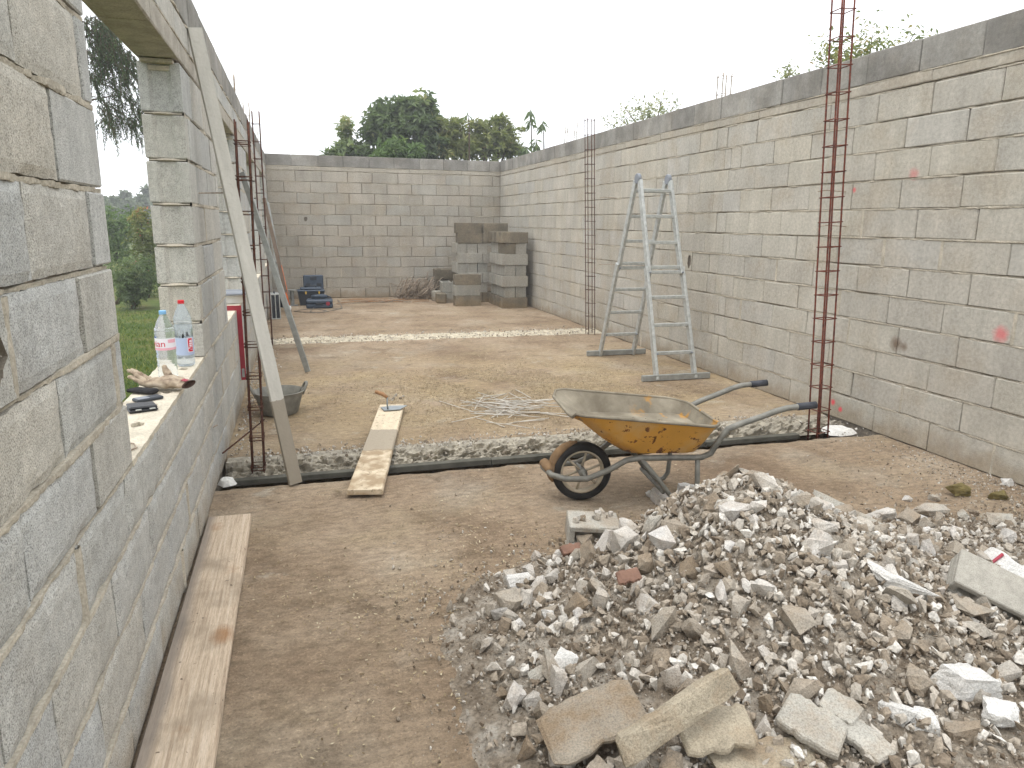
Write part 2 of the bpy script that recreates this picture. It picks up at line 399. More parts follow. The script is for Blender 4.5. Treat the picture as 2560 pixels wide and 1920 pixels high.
MLAB = m_simple('white_label', lin(226, 222, 226), .03, 10, .6, .3); MLABP = m_simple('pink_print', lin(222, 164, 176), .03, 10, .6, .3)
MLABR = m_simple('red_print', lin(196, 32, 56), .03, 10, .6, .3); MLABB = m_simple('blue_print', lin(66, 92, 150), .05, 10, .6, .3)
MLABT = m_simple('pale_blue_label', lin(168, 180, 204), .05, 10, .6, .3)

def m_rubble(name, stops, dirt=.5):
    t = NT(name, .96, .08)
    col = t.ramp(t.rnd(), *stops)
    col = t.mix(1, col, blotch(t, 18, .76, 1.12, .3, .7), 'MULTIPLY')
    d = t.math('MULTIPLY', t.ramp(t.noise(9, 6, .65), (.44, 0.0), (.62, 1.0)), dirt)
    col = t.mix(d, col, lin(132, 112, 88))
    col = t.mix(1, col, t.ramp(t.noise(180, 3, .7), (.34, .70), (.5, 1.0), (.68, 1.2)), 'MULTIPLY')
    nb = t.bump(t.noise(55, 6, .7), .7, .012); nb = t.bump(t.noise(260, 2), .4, .004, nb)
    return t.done(col, nb)
MRUB = m_rubble('rubble_concrete', ((0.0, lin(140, 126, 108)), (.2, lin(156, 145, 130)), (.5, lin(176, 168, 155)), (.8, lin(198, 192, 183)), (1.0, lin(214, 210, 204))), .42)
MPOLY = m_rubble('white_rubble', ((0.0, lin(206, 203, 197)), (1.0, lin(220, 218, 213))), .16)
MSLAB = m_rubble('broken_screed', ((0.0, lin(168, 157, 137)), (1.0, lin(176, 165, 145))), .62)
MSLABD = m_rubble('dusty_screed', ((0.0, lin(152, 142, 127)), (1.0, lin(160, 150, 135))), .75)
MSLABG = m_rubble('grey_screed', ((0.0, lin(172, 167, 156)), (1.0, lin(192, 188, 178))), .5)
def m_tintmix(name, stops, rough=.95, trans=0.0, bump=.4):
    t = NT(name, rough, .12 if not trans else .3)
    a = t.n('ShaderNodeAttribute', attribute_name='tint').outputs['Fac']
    col = t.ramp(a, *stops)
    if not trans:
        col = t.mix(1, col, t.ramp(t.noise(120, 3), (.34, .72), (.66, 1.18)), 'MULTIPLY')
        return t.done(col, t.bump(t.noise(140, 4), bump, .005))
    t.done(col)
    tr = t.n('ShaderNodeBsdfTranslucent'); t.l(t.mix(1, col, (1.1, 1.2, .7, 1), 'MULTIPLY'), tr.inputs['Color'])
    mxs = t.n('ShaderNodeMixShader'); mxs.inputs[0].default_value = trans
    t.l(t.b.outputs[0], mxs.inputs[1]); t.l(tr.outputs[0], mxs.inputs[2]); t.l(mxs.outputs[0], t.out.inputs['Surface'])
    return t.m
MGRAV = m_tintmix('gravel', ((0.0, lin(104, 90, 75)), (.35, lin(146, 134, 118)), (.7, lin(178, 170, 158)), (1.0, lin(210, 206, 198))))
MCHIP = m_tintmix('wood_chips', ((0.0, lin(104, 88, 68)), (.4, lin(148, 131, 102)), (.8, lin(172, 157, 127)), (1.0, lin(192, 180, 154))))
def m_mound():
    t = NT('rubble_dirt', .96, .06)
    col = t.ramp(t.noise(7, 6, .65), (.32, lin(116, 103, 88)), (.48, lin(150, 138, 122)), (.62, lin(172, 163, 150)), (.75, lin(188, 182, 171)))
    col = t.mix(1, col, t.ramp(t.noise(70, 5, .7), (.32, .62), (.5, 1.0), (.68, 1.25)), 'MULTIPLY')
    nb = t.bump(t.noise(60, 6, .75), .9, .02); return t.done(col, t.bump(t.vor(55), .5, .012, nb))
MMOUND = m_mound()
MLEAF_D = m_tintmix('dark_leaf', ((0.0, lin(78, 92, 66)), (.5, lin(108, 123, 86)), (.85, lin(138, 148, 104)), (1.0, lin(156, 151, 110))), .5, .4)
MLEAF_Y = m_tintmix('olive_leaf', ((0.0, lin(94, 104, 66)), (.5, lin(122, 128, 82)), (.85, lin(148, 148, 98)), (1.0, lin(158, 134, 94))), .55, .4)
MLEAF_F = m_tintmix('fresh_leaf', ((0.0, lin(74, 96, 58)), (.6, lin(104, 126, 76)), (1.0, lin(134, 148, 94))), .55, .35)
MLEAF_P = m_tintmix('pale_leaf', ((0.0, lin(110, 116, 82)), (.6, lin(142, 146, 104)), (1.0, lin(166, 160, 118))), .6, .3)
MLEAF_W = m_tintmix('needle', ((0.0, lin(44, 58, 36)), (.6, lin(70, 88, 52)), (1.0, lin(100, 112, 70))), .6, .2)
MLEAF_H = m_tintmix('hill_leaf', ((0.0, lin(74, 86, 66)), (.6, lin(100, 110, 86)), (1.0, lin(122, 128, 104))), .7, .2)
MFLOWER = m_tintmix('rusty_flower', ((0.0, lin(150, 84, 60)), (.6, lin(186, 110, 86)), (1.0, lin(208, 140, 116))), .6, .2)
MGRASS = m_tintmix('grass_blade', ((0.0, lin(62, 82, 32)), (.6, lin(96, 118, 50)), (1.0, lin(150, 146, 84))), .7, .3)
MBARK = m_simple('bark', lin(84, 72, 60), .3, 20, .9, .1, bump=.6)
def m_ground():
    t = NT('lawn_ground', .95, .1)
    col = t.ramp(t.noise(1.4, 6, .6), (.35, lin(66, 82, 38)), (.5, lin(82, 98, 48)), (.64, lin(104, 104, 60)), (.75, lin(116, 104, 76)))
    col = t.mix(1, col, t.ramp(t.noise(40, 4), (.3, .7), (.7, 1.2)), 'MULTIPLY')
    return t.done(col, t.bump(t.noise(60, 5), .7, .03))
MGROUND = m_ground()

# ------------------------------------------------------------------ ground, floors, trenches
ZO = -.32                                                            # the land outside and under the slabs
m = MB(); m.add([(-400, -400, ZO), (400, -400, ZO), (400, 400, ZO), (-400, 400, ZO)], [(0, 1, 2, 3)])
tag(m.build('ground', MGROUND), 'green lawn and land around the building site', kind='structure')
def fz(x, y): return .006*N((x, y, 0), 2.2) + .0045*N((x, y, 3), 9) + .003*N((x, y, 7), 28)
def edge(x, k=0): return .035*N((x, k, 1), 3.1) + .018*N((x, k, 5), 13) + .008*N((x, k, 2), 37)
T1A, T1B, T2A, T2B = 4.345, 4.93, 9.56, 10.17                        # the two trenches across the room
def slab(name, y0, y1, step, label, e0=None, e1=None):
    xs = np.linspace(XL-.03, XR+.03, int((XR-XL)/step)); n = max(3, int((y1-y0)/step)); ys = np.linspace(y0, y1, n)
    def hf(x, y):
        k = (y-y0)/(y1-y0); yy = y
        if e1 is not None and k > .9: yy += e1*edge(x, 1)*(k-.9)/.1
        if e0 is not None and k < .1: yy += e0*edge(x, 2)*(.1-k)/.1
        z = fz(x, yy)
        if e1 is not None and k > .995: z -= .012+.01*abs(N((x, 1, 1), 20))
        return (x, yy, z)
    V = [hf(x, y) for y in ys for x in xs]; nx = len(xs)
    F = [(j*nx+i, j*nx+i+1, (j+1)*nx+i+1, (j+1)*nx+i) for j in range(len(ys)-1) for i in range(nx-1)]
    # broken slab sides going down
    b = len(V)
    for row in (0, len(ys)-1):
        V += [(V[row*nx+i][0], V[row*nx+i][1]+(.02*N(V[row*nx+i], 20)), -.26) for i in range(nx)]
    for i in range(nx-1):
        F.append((b+i, b+i+1, i+1, i)); q = (len(ys)-1)*nx
        F.append((q+i, q+i+1, b+nx+i+1, b+nx+i))
    me = np_mesh(name, np.array(V), np.array(F), MFLOOR, True)
    return tag(link(name, me), label, kind='structure')
slab('floor', -1.5, T1A, .022, 'brown dusty concrete floor nearest the camera', None, .8)
slab('floor', T1B, T2A+.1, .03, 'brown dusty concrete floor between the two trenches', .8, 1.6)
slab('floor', T2B-.12, YB+.03, .05, 'dusty concrete floor in front of the back wall', 1.6, None)
# open trench: soil bed and the far broken slab edge
m = MB(); m.add([(XL, T1A-.15, -.25), (XR, T1A-.15, -.25), (XR, T1B+.1, -.24), (XL, T1B+.1, -.24)], [(0, 1, 2, 3)])
tag(m.build('trench_bed', MDARK), 'dark soil at the bottom of the open trench', kind='structure')
xs = np.linspace(XL+.01, XR-.01, 620); vv = np.linspace(0, 1, 26)
def brk(x, v):
    hx = .5+.5*N((x, 0, 0), 1.7); y = 4.60 + (T1B+.015-4.60)*v; z = -.062 + .060*min(1, v*1.35)**.8
    a = math.sin(math.pi*min(1, v*1.1)); k = (N((x, v*.5, 0), 7)*.07 + N((x, v*.5, 2), 22)*.045 + N((x, v*.5, 4), 55)*.02)*a
    k += .05*abs(N((x, v*.6, 8), 13))*a; return (x, y-k*.9-.03*hx*a, z+k*.75-.02*a)
tag(link('trench_edge', grid('trench_edge', xs, vv, brk, MBROKEN, False)), 'rough broken concrete edge of the open trench', kind='structure')
m = MB()
for i in range(5):
    x0 = -.46+i*.83; m.cbox((x0, 4.555, -.072), (x0+.825, 4.61, -.034+.004*(i % 2)), .003)
t = m.build('trench_beam', MBEAM); tag(t, 'dark grey concrete beam lying along the open trench', 'beam', kind='thing')
# second trench, filled with pale rough concrete
xs = np.linspace(XL+.005, XR-.005, 240); ys = np.linspace(T2A-.05, T2B+.05, 34)
def fil(x, y):
    k = (y-T2A+.05)/(T2B-T2A+.1); a = math.sin(math.pi*k)
    return (x, y+.05*N((x, y, 1), 4), -.022+a*(.040+.022*N((x, y, 0), 6)+.018*N((x, y, 0), 14)+.012*N((x, y, 3), 40)))
MFILL = m_simple('pale_rough_concrete', lin(182, 172, 152), .3, 16, .95, .1, bump=.8, bscale=50)
tag(link('filled_trench', grid('filled_trench', xs, ys, fil, MFILL, False)), 'pale rough concrete strip filling the far trench', kind='structure')

# ------------------------------------------------------------------ block walls
class Frame:
    """wall frame: s runs along the wall, d points out of the face into the room, z up"""
    def __init__(s, org, sdir, ddir): s.o, s.s, s.d = Vector(org), Vector(sdir), Vector(ddir)
    def M(s): return Matrix(((s.s.x, s.d.x, 0, s.o.x), (s.s.y, s.d.y, 0, s.o.y), (0, 0, 1, s.o.z), (0, 0, 0, 1)))
BL_CACHE = {}
def block_mesh(L, h, mat, kind='plain', var=0, th=.2):
    key = (round(L, 2), round(h, 2), mat.name, kind, var)
    if key in BL_CACHE: return BL_CACHE[key]
    rr = random.Random(zlib.crc32(str(key).encode())); m = MB()
    if kind == 'plain': m.cbox((-L/2, -th, 0), (L/2, 0, h), .0045, jit=.8, rnd=rr)
    elif kind == 'fine':      # near blocks: worn arrises and a slightly uneven face
        nx, nz = max(6, int(L/.022)), max(5, int(h/.022)); V = []; F = []; sd_ = rr.uniform(0, 99)
        for j in range(nz+1):
            for i in range(nx+1):
                x = -L/2+L*i/nx; z = h*j/nz; e = min(i, nx-i, j, nz-j)
                d = .0025*N((x, 0, z), 9, sd_)+.0018*N((x, 0, z), 30, sd_)
                if e == 0:
                    d -= .006+.010*max(0, N((x, 0, z), 12, sd_+5)+.1)
                    x += (.004*N((x, 1, z), 18, sd_)); z += .003*N((x, 2, z), 18, sd_)
                elif e == 1: d -= .0012+.006*max(0, N((x, 0, z), 12, sd_+5)-.15)
                V.append((x, d, z))
        k = nx+1
        F += [(j*k+i, j*k+i+1, (j+1)*k+i+1, (j+1)*k+i) for j in range(nz) for i in range(nx)]
        m.add(V, F); m.box((-L/2+.002, -th, .002), (L/2-.002, -.016, h-.002))
        # skirt between face border and the body
        bd = [j*k for j in range(nz, -1, -1)] + list(range(1, k)) + [j*k+nx for j in range(1, nz+1)] + [nz*k+i for i in range(nx-1, 0, -1)]
        W_ = [V[i] for i in bd]; n = len(W_)
        m.add(W_+[(v[0], -.03, v[2]) for v in W_], [(i, i+n, (i+1) % n+n, (i+1) % n) for i in range(n)])
    elif kind == 'end':       # end block: grooved end faces
        def ring(ins, z):
            l = L/2-ins; t0, t1 = -th+ins, -ins; g = .014
            P = [(-l, t0), (l, t0), (l, -th*.5-.055), (l-g, -th*.5-.035), (l-g, -th*.5+.035), (l, -th*.5+.055), (l, t1), (-l, t1),
                 (-l, -th*.5+.055), (-l+g, -th*.5+.035), (-l+g, -th*.5-.035), (-l, -th*.5-.055)]
            return [(p[0]+rr.uniform(-.001, .001), p[1]+rr.uniform(-.001, .001), z) for p in P]
        rg = [ring(.004, 0), ring(0, .005), ring(0, h-.005), ring(.004, h)]; V = sum(rg, []); F = []
        for r_ in range(3):
            for i in range(12): F.append((r_*12+i, r_*12+(i+1) % 12, (r_+1)*12+(i+1) % 12, (r_+1)*12+i))
        F += [tuple(range(12))[::-1], tuple(range(36, 48))]; m.add(V, F)
    me = m.mesh('block', mat); BL_CACHE[key] = me; return me
def holed_face(L, h, hole, depth, mat, dmat, th=.2):
    """block whose face has an irregular hole; hole = list of (x,z)"""
    ex = max(abs(p[0]) for p in hole)-(L/2-.012)
    if ex > 0: sg = 1 if hole[0][0]+hole[len(hole)//2][0] > 0 else -1; hole = [(p[0]-sg*ex, p[1]) for p in hole]
    h0 = hole; k0 = len(h0); cx = sum(p[0] for p in h0)/k0; cz = sum(p[1] for p in h0)/k0
    n = 64; m = MB(); out = []; hole = []
    for i in range(n):                                  # resample the hole outline by angle
        q = i*k0/n; a, b, f_ = h0[int(q) % k0], h0[(int(q)+1) % k0], q-int(q); hole.append((a[0]+(b[0]-a[0])*f_, a[1]+(b[1]-a[1])*f_))
    for x, z in hole:                                   # project hole points on the rectangle border
        dx, dz = x-cx, z-cz
        tt = min([((L/2 if dx > 0 else -L/2)-cx)/dx if abs(dx) > 1e-6 else 1e9, ((h if dz > 0 else 0)-cz)/dz if abs(dz) > 1e-6 else 1e9])
        out.append((cx+dx*tt, cz+dz*tt))
    corners = [(L/2, h), (-L/2, h), (-L/2, 0), (L/2, 0)]
    for c in corners:                                   # snap nearest border sample onto each corner
        i = min(range(n), key=lambda q: (out[q][0]-c[0])**2+(out[q][1]-c[1])**2); out[i] = c
    V = [(x, 0, z) for x, z in out]+[(x, 0, z) for x, z in hole]+[(x*.9+.1*hole[0][0], -depth, z) for x, z in hole]
    F = [(i, (i+1) % n, (i+1) % n+n, i+n) for i in range(n)]; m.add(V, F)
    m.add(V, [(i+n, (i+1) % n+n, (i+1) % n+2*n, i+2*n) for i in range(n)]+[tuple(range(2*n, 3*n))], 1)
    m.box((-L/2, -th, 0), (L/2, -depth-.002, h))
    for a, b in (((-L/2, -depth-.002, 0), (L/2, 0-.0005, .004)), ((-L/2, -depth-.002, h-.004), (L/2, -.0005, h)), ((-L/2, -depth-.002, .004), (-L/2+.004, -.0005, h-.004)), ((L/2-.004, -depth-.002, .004), (L/2, -.0005, h-.004))):
        m.box(a, b)
    return m.mesh('block', [mat, dmat])
def mortar_bed(fr, s0, s1, z, gap, step, parent, rec=.010, proud=.005, seed=0.0, mat=None):
    n = max(2, int((s1-s0)/step)); V = []; F = []
    for i in range(n+1):
        s = s0+(s1-s0)*i/n; q = N((s, z*7, seed), 2.3, seed)+.55*N((s, z*9, 1), 9, seed)+.3*N((s, z*9, 1), 30, seed)
        d = -rec+(rec+proud)*max(0, min(1, .62+q*1.15)); up = gap*(.36+.40*max(-1, min(1, q*1.8))); lo = gap*.5+.004*max(0, q)
        d2 = d*(.7 if d > 0 else 1)
        w1 = .004*N((s, z, 9), 45, seed); w2 = .003*N((s, z, 4), 70, seed)
        V += [(s, -.05, z-gap*.5), (s, min(d, .001)-.001, z-lo-w1), (s, d+w2, z-gap*.28), (s, d*.8+w1*.5, z+up*.75), (s, -.05, z+up*.75+gap*.12)]
    for i in range(n):
        for k in range(4): a = i*5+k; F.append((a, a+5, a+6, a+1))
    V = np.array(V); Mx = np.array(fr.M()); V = V@Mx[:3, :3].T+Mx[:3, 3]
    return link('mortar_joint', np_mesh('mortar_joint', V, np.array(F), mat or MMORT, False), parent)
def lay_course(fr, parent, s0, s1, z, h, mat, phase, pitch=.505, gap=.007, kind='plain', cuts=(), fine=None, name='block', limit=None, stuff=None, ends=False, vm=None, holes=None, jit=.0025):
    """one course of blocks from s0 to s1; phase shifts the bond; cuts are s values where a joint is forced"""
    js = []; s = s0+(phase % pitch)
    while s < s1: js.append(s+random.uniform(-.012, .012)); s += pitch
    js = [j for j in js if j-s0 > .07 and s1-j > .07]
    for c in cuts: js = [j for j in js if abs(j-c) > .12]+[c]
    js = [s0]+sorted(j for j in js if s0 < j < s1)+[s1]
    for a, b in zip(js[:-1], js[1:]):
        g0 = gap*random.uniform(.5, 1.5) if a > s0 else 0; g1 = gap*random.uniform(.3, 1.0) if b < s1 else 0
        L = b-a-(g0+g1)/2; ctr = (a+b)/2; Lq = round(L/.01)*.01
        k = kind
        if fine and fine(ctr): k = 'fine'
        if ends and (b >= s1-.001 or a <= s0+.001) and L > .1: k = 'end'
        dd = random.uniform(-jit, jit)-.0005; hh = h
        P = fr.o+fr.s*ctr+fr.d*dd+Vector((0, 0, z))
        if holes and any(a < hs_ < b for hs_, _ in holes):
            hs_, fn = [q for q in holes if a < q[0] < b][0]
            me = fn(L, h, hs_-ctr, mat)
        else:
            me = block_mesh(Lq if Lq < L+.006 else Lq-.01, hh, mat, k, random.randrange(4))
        if stuff is not None and limit and not limit(ctr):
            stuff.append((me, P)); continue
        o = link(name, me, parent); Mr = fr.M(); o.matrix_basis = Matrix.Translation(P)@Mr.to_3x3().to_4x4()@Matrix.Rotation(random.uniform(-.004, .004), 4, 'Y')
        if vm is not None and a > s0 and random.random() < vm:            # mortar squeezed in an upright joint
            w = random.uniform(.02, .05); v = MB(); nn = 9
            for i in range(nn+1):
                zz = z+h*i/nn; q = N((ctr, zz*6, 0), 3, 3)
                v.v += [(a-w*(.5+.3*q), -.012, zz), (a-w*.3, .001+.003*q, zz), (a+w*.25, .002+.003*q, zz), (a+w*(.5-.3*q), -.012, zz)]
            v.f = [(i*4+k_, i*4+k_+1, i*4+k_+5, i*4+k_+4) for i in range(nn) for k_ in range(3)]; v.m = [0]*len(v.f)
            q = v.build('mortar_joint', MMORT, parent, True); q.matrix_basis = fr.M()
def stuff_mesh(fr, parent, items, mat):
    if not items: return
    bm = bmesh.new(); Mr = fr.M().to_3x3().to_4x4()
    for me, P in items:
        n0 = len(bm.verts); bm.from_mesh(me); bm.verts.ensure_lookup_table()
        bmesh.ops.transform(bm, matrix=Matrix.Translation(P)@Mr, verts=bm.verts[n0:])
    me = bpy.data.meshes.new('block_rest'); bm.to_mesh(me); bm.free(); me.materials.clear(); me.materials.append(mat)
    tag(link('block_rest', me, parent), kind='stuff')
def blob(cx, cz, rx, rz, n=18, seed=1):
    r_ = random.Random(seed); return [(cx+math.cos(2*math.pi*i/n)*rx*r_.uniform(.75, 1.15), cz+math.sin(2*math.pi*i/n)*rz*r_.uniform(.75, 1.15)) for i in range(n)]
H = .21
# --- right wall: s = Y, face towards -X
frR = Frame((XR, 0, 0), (0, 1, 0), (-1, 0, 0))
wr = thing('block_wall', 'long bare concrete block wall on the right with darker cap course', 'wall', (XR, 8, 0))
def fix_parent(root):
    inv = root.matrix_basis.inverted()
    for c in root.children: c.matrix_parent_inverse = inv
rest = []
ph_even, ph_odd = .12, .37
for k in range(12):
    z = k*H+.005; cut = [6.62+.09*(k % 3-1), 6.62+.09*(k % 3-1)+random.choice((.12, .19))] if k not in (0,) else []
    cut += [10.55+.06*(k % 2)]
    hl = None
    if k == 5: hl = [(7.269, lambda L, h, dx, mat: holed_face(L, h, blob(dx, .10, .042, .074, 18, 3), .12, mat, MMORT_D))]
    lay_course(frR, wr, 1.0, YB, z, H-.012, MBLOCK_R, (ph_even if k % 2 else ph_odd)+random.uniform(-.05, .05)+.03*(k % 4), cuts=cut, gap=.0055, limit=lambda s: s > 2.65, stuff=rest, vm=.10, holes=hl)
    mortar_bed(frR, 1.0, YB, z-.006+H, .013, .025, wr, .014, .004, seed=k*3.3)
stuff_mesh(frR, wr, rest, MBLOCK_R)
zs = 12*H+.008
rest = []; lay_course(frR, wr, 1.0, YB, zs, .072, MSTRIP, .3, pitch=.98, gap=.003, name='levelling_strip')
lay_course(frR, wr, 1.0, YB+.2, zs+.082, .214, MCAP, .33, gap=.005, name='cap_block', jit=.006)
mortar_bed(frR, 1.0, YB, zs+.077, .010, .03, wr, .008, .006, seed=77)
m = MB(); m.box((1.0, -.19, -.3), (YB, -.018, zs+.26)); o = m.build('mortar_core', MMORT_D, wr); o.matrix_basis = frR.M()
for (y, z) in ((4.95, 1.82), (4.9, 1.55), (4.8, .42), (9.3, 1.0), (9.35, 1.9)):
    m = MB(); m.tube([(XR+.03, y, z), (XR-.17, y+.02, z+.01), (XR-.23, y+.04, z)], .004, 6); m.build('wall_tie', MRUSTG, wr)
fix_parent(wr)
# --- back wall: s = X
frB = Frame((0, YB, 0), (1, 0, 0), (0, -1, 0))
wb = thing('block_wall', 'concrete block wall closing the far end of the room', 'wall', (1.8, YB, 0))
for k in range(12):
    hl = [(.17, lambda L, h, dx, mat: holed_face(L, h, blob(dx, .11, .036, .05, 14, 5), .11, mat, MMORT_D))] if k == 7 else None
    lay_course(frB, wb, XL, XR, k*H+.005, H-.012, MBLOCK_B, (.06 if k % 2 else .31)+random.uniform(-.03, .03), gap=.009, vm=.06, holes=hl)
    mortar_bed(frB, XL, XR, k*H-.001+H, .012, .04, wb, .012, .005, seed=40+k*2.1)
lay_course(frB, wb, XL, XR, zs, .072, MSTRIP, .6, pitch=1.1, gap=.003, name='levelling_strip')
lay_course(frB, wb, XL-.2, XR, zs+.082, .214, MCAP, .17, gap=.006, name='cap_block', jit=.005)
mortar_bed(frB, XL, XR, zs+.077, .010, .04, wb, .008, .006, seed=17)
m = MB(); m.box((XL-.19, -.19, -.3), (XR+.19, -.020, zs+.26)); o = m.build('mortar_core', MMORT_D, wb); o.matrix_basis = frB.M()
fix_parent(wb)
# --- left wall with window openings: s = Y, face towards +X
frL = Frame((XL, 0, 0), (0, 1, 0), (1, 0, 0))
wl = thing('block_wall', 'concrete block wall on the left with open window holes', 'wall', (XL, 6, 0))
ZL = [0, .2, .4, .6, .8, 1.0, 1.205, 1.415, 1.63, 1.855, 2.085, 2.34]
OPEN = [(2.40, 4.27), (5.74, 7.62), (9.32, 11.05), (12.55, 13.85)]
PIER = [(-.4, 2.40), (4.27, 5.74), (7.62, 9.32), (11.05, 12.55), (13.85, YB)]
nearfine = lambda s: s < 4.6
LPH = [.30, .06, .27, .02]
for k in range(4):
    z = ZL[k]; h = ZL[k+1]-z-.013
    lay_course(frL, wl, -.4, YB, z+.006, h, MBLOCK_L, LPH[k % 4]+.15, gap=.008, fine=nearfine, vm=.22)
    if k < 3: mortar_bed(frL, -.4, YB, ZL[k+1], .015, .012, wl, .008, .0022, seed=60+k)
mortar_bed(frL, -.4, 2.40, .8, .015, .008, wl, .010, .0025, seed=66)
for a, b in PIER[1:]: mortar_bed(frL, a, b, .8, .015, .02, wl, .012, .007, seed=66+a)
for pi, (a, b) in enumerate(PIER):
    for k in range(4, 11):
        z = ZL[k]; h = ZL[k+1]-z-.016
        hl = [(1.53, lambda L, h, dx, mat: holed_face(L, h, blob(dx, .10, .075, .07, 22, 9), .13, mat, MMORT_D))] if (pi == 0 and k == 6) else None
        lay_course(frL, wl, a, b, z+.007, h, MBLOCK_L, [.31, .12, .36, .05][k % 4]+(.07 if pi == 0 else 0), gap=.012, fine=(lambda s: s < 2.1) if pi == 0 else None, ends=True, vm=.35 if pi == 0 else .2, holes=hl)
        if k < 10: mortar_bed(frL, a+.004, b-.004, ZL[k+1], .018, .009 if pi == 0 else .016, wl, .014, .0022, seed=80+k+pi*9)
        # mortar seen in the reveal of the pier
        if pi and k < 10 and pi < 3:
            m = MB(); n = 12
            for i in range(n+1):
                x = -.19+.18*i/n; q = N((x, ZL[k+1]*5, pi), 14); dd = .006+.01*max(0, q)
                m.v += [(a+.02, x, ZL[k+1]-.009), (a+.004-dd*.6, x, ZL[k+1]-.003+q*.004), (a+.02, x, ZL[k+1]+.009)]
            m.f = [(i*3+j, i*3+j+1, i*3+j+4, i*3+j+3) for i in range(n) for j in range(2)]; m.m = [0]*len(m.f)
            o = m.build('mortar_joint', MMORT, wl); o.matrix_basis = frL.M()
lay_course(frL, wl, -.4, YB, 2.345, .105, MLINT, .2, pitch=.74, gap=.003, name='lintel', jit=.001)
lay_course(frL, wl, -.4, YB, 2.458, .135, MBLOCK_L, .1, pitch=.50, gap=.006, name='lintel_block')
mortar_bed(frL, -.4, YB, 2.454, .009, .02, wl, .006, .004, seed=31)
mortar_bed(frL, -.4, YB, 2.60, .014, .02, wl, .012, .010, seed=33)
lay_course(frL, wl, -.4, YB+.2, 2.607, .207, MCAP, .14, gap=.006, name='cap_block', jit=.005)
m = MB(); m.box((-.4, -.19, -.3), (YB, -.017, .79))
for a, b in PIER: m.box((a+.025, -.19, .785), (b-.025, -.018, 2.35))
m.box((-.4, -.19, 2.352), (YB, -.014, 2.78)); o = m.build('mortar_core', MMORT_D, wl); o.matrix_basis = frL.M()
for a, b in OPEN:                                                      # rough plank left under the lintel ends, and the lintel seat
    m = MB(); m.cbox((b+.003, -.19, 2.29), (b+.03, -.012, 2.315), .003); m.cbox((b-.035, -.185, 2.322), (b+.02, -.03, 2.341), .003)
    o = m.build('lintel_seat', MMORT, wl); o.matrix_basis = frL.M()
def sill(a, b, holes):
    """cement skin on the sill with open oval core holes"""
    bm = bmesh.new(); ed = []
    def loop(P):
        vs_ = [bm.verts.new(p) for p in P]
        ed.extend(bm.edges.new((vs_[i], vs_[(i+1) % len(vs_)])) for i in range(len(vs_))); return vs_
    n = 90; out = [(a+(b-a)*i/n, -.002+.003*N((i*.3, 1, 1), 1.0)-.004*abs(N((i*.9, 1, 1), 1.0)), .806) for i in range(n)]+[(b, -.002, .806), (b, -.198, .806)]+[(b-(b-a)*i/n, -.198+.003*N((i*.3, 5, 1), 1.0), .806) for i in range(1, n)]+[(a, -.198, .806)]
    lo = loop(out); hl = []
    for (s, d, rs, rd, sd_) in holes: hl.append(loop([(x, y, .806) for x, y in blob(s, d, rs, rd, 14, sd_)]))
    bmesh.ops.triangle_fill(bm, use_beauty=True, use_dissolve=False, edges=ed)
    for L_, dep, sc in [(lo, .786, 1.0)]+[(q, .70, .9) for q in hl]:
        c = sum((v.co for v in L_), Vector())/len(L_); lw = [bm.verts.new((c.x+(v.co.x-c.x)*sc, c.y+(v.co.y-c.y)*sc, dep)) for v in L_]
        for i in range(len(L_)): bm.faces.new((L_[i], L_[(i+1) % len(L_)], lw[(i+1) % len(L_)], lw[i]))
        if sc < 1: bm.faces.new(lw)
    bmesh.ops.recalc_face_normals(bm, faces=bm.faces)
    me = bpy.data.meshes.new('sill'); bm.to_mesh(me); bm.free(); me.materials.append(MSILL)
    o = link('sill', me, wl); o.matrix_basis = frL.M()
sill(2.41, 4.265, [(2.86, -.075, .036, .026, 2), (2.93, -.165, .03, .022, 4), (3.16, -.075, .03, .02, 5), (3.40, -.055, .032, .02, 6), (3.93, -.06, .04, .022, 8), (3.62, -.15, .03, .02, 9)])
for a, b in OPEN[1:]: sill(a+.01, b-.005, [(a+.3, -.1, .03, .02, 2), (a+.8, -.09, .03, .02, 3)])
for P in ([(XL-.02, 4.62, 1.70), (XL+.14, 4.64, 1.705)], [(XL-.02, 4.36, .36), (XL+.02, 4.42, .37)]):
    m = MB(); m.tube(P, .004, 6); m.build('wall_tie', MRUSTG, wl)
fix_parent(wl)

# ------------------------------------------------------------------ rebar cages
def cage(label, base, w, d, z0, z1, step, lean=(0, 0), bar_r=.006, st_r=.0035, double=False, ragged=0.0, group='rusty rebar cages', mat=None, rise=0):
    mat = mat or MRUST; t = thing('rebar_cage', label, 'rebar cage', (base[0], base[1], z0), group=group)
    P = lambda x, y, z: (x+lean[0]*(z), y+lean[1]*(z), z); Hh = z1-z0
    for i, (sx, sy) in enumerate(((-1, -1), (1, -1), (1, 1), (-1, 1))):
        e = Hh+random.uniform(-1, 1)*ragged; m = MB(); n = 7
        m.tube([P(sx*w/2+.002*N((i, k, 0), 1.3), sy*d/2+.002*N((i, k, 5), 1.3), e*k/n) for k in range(n+1)], bar_r, 7); m.build('bar', mat, t, True)
    z = .05+random.uniform(0, .05)
    while z < Hh-.02:
        for q in ((0, .02) if double else (0,)):
            e = .008; pts = [P(x, y, z+q+dz) for x, y, dz in ((-w/2-e, -d/2-e, 0), (w/2+e, -d/2-e, rise), (w/2+e, d/2+e, rise*.5), (-w/2-e, d/2+e, 0), (-w/2-e, -d/2-e, .004))]
            m = MB(); m.tube(pts, st_r, 5); m.build('stirrup', mat, t, True)
        z += step
    return t
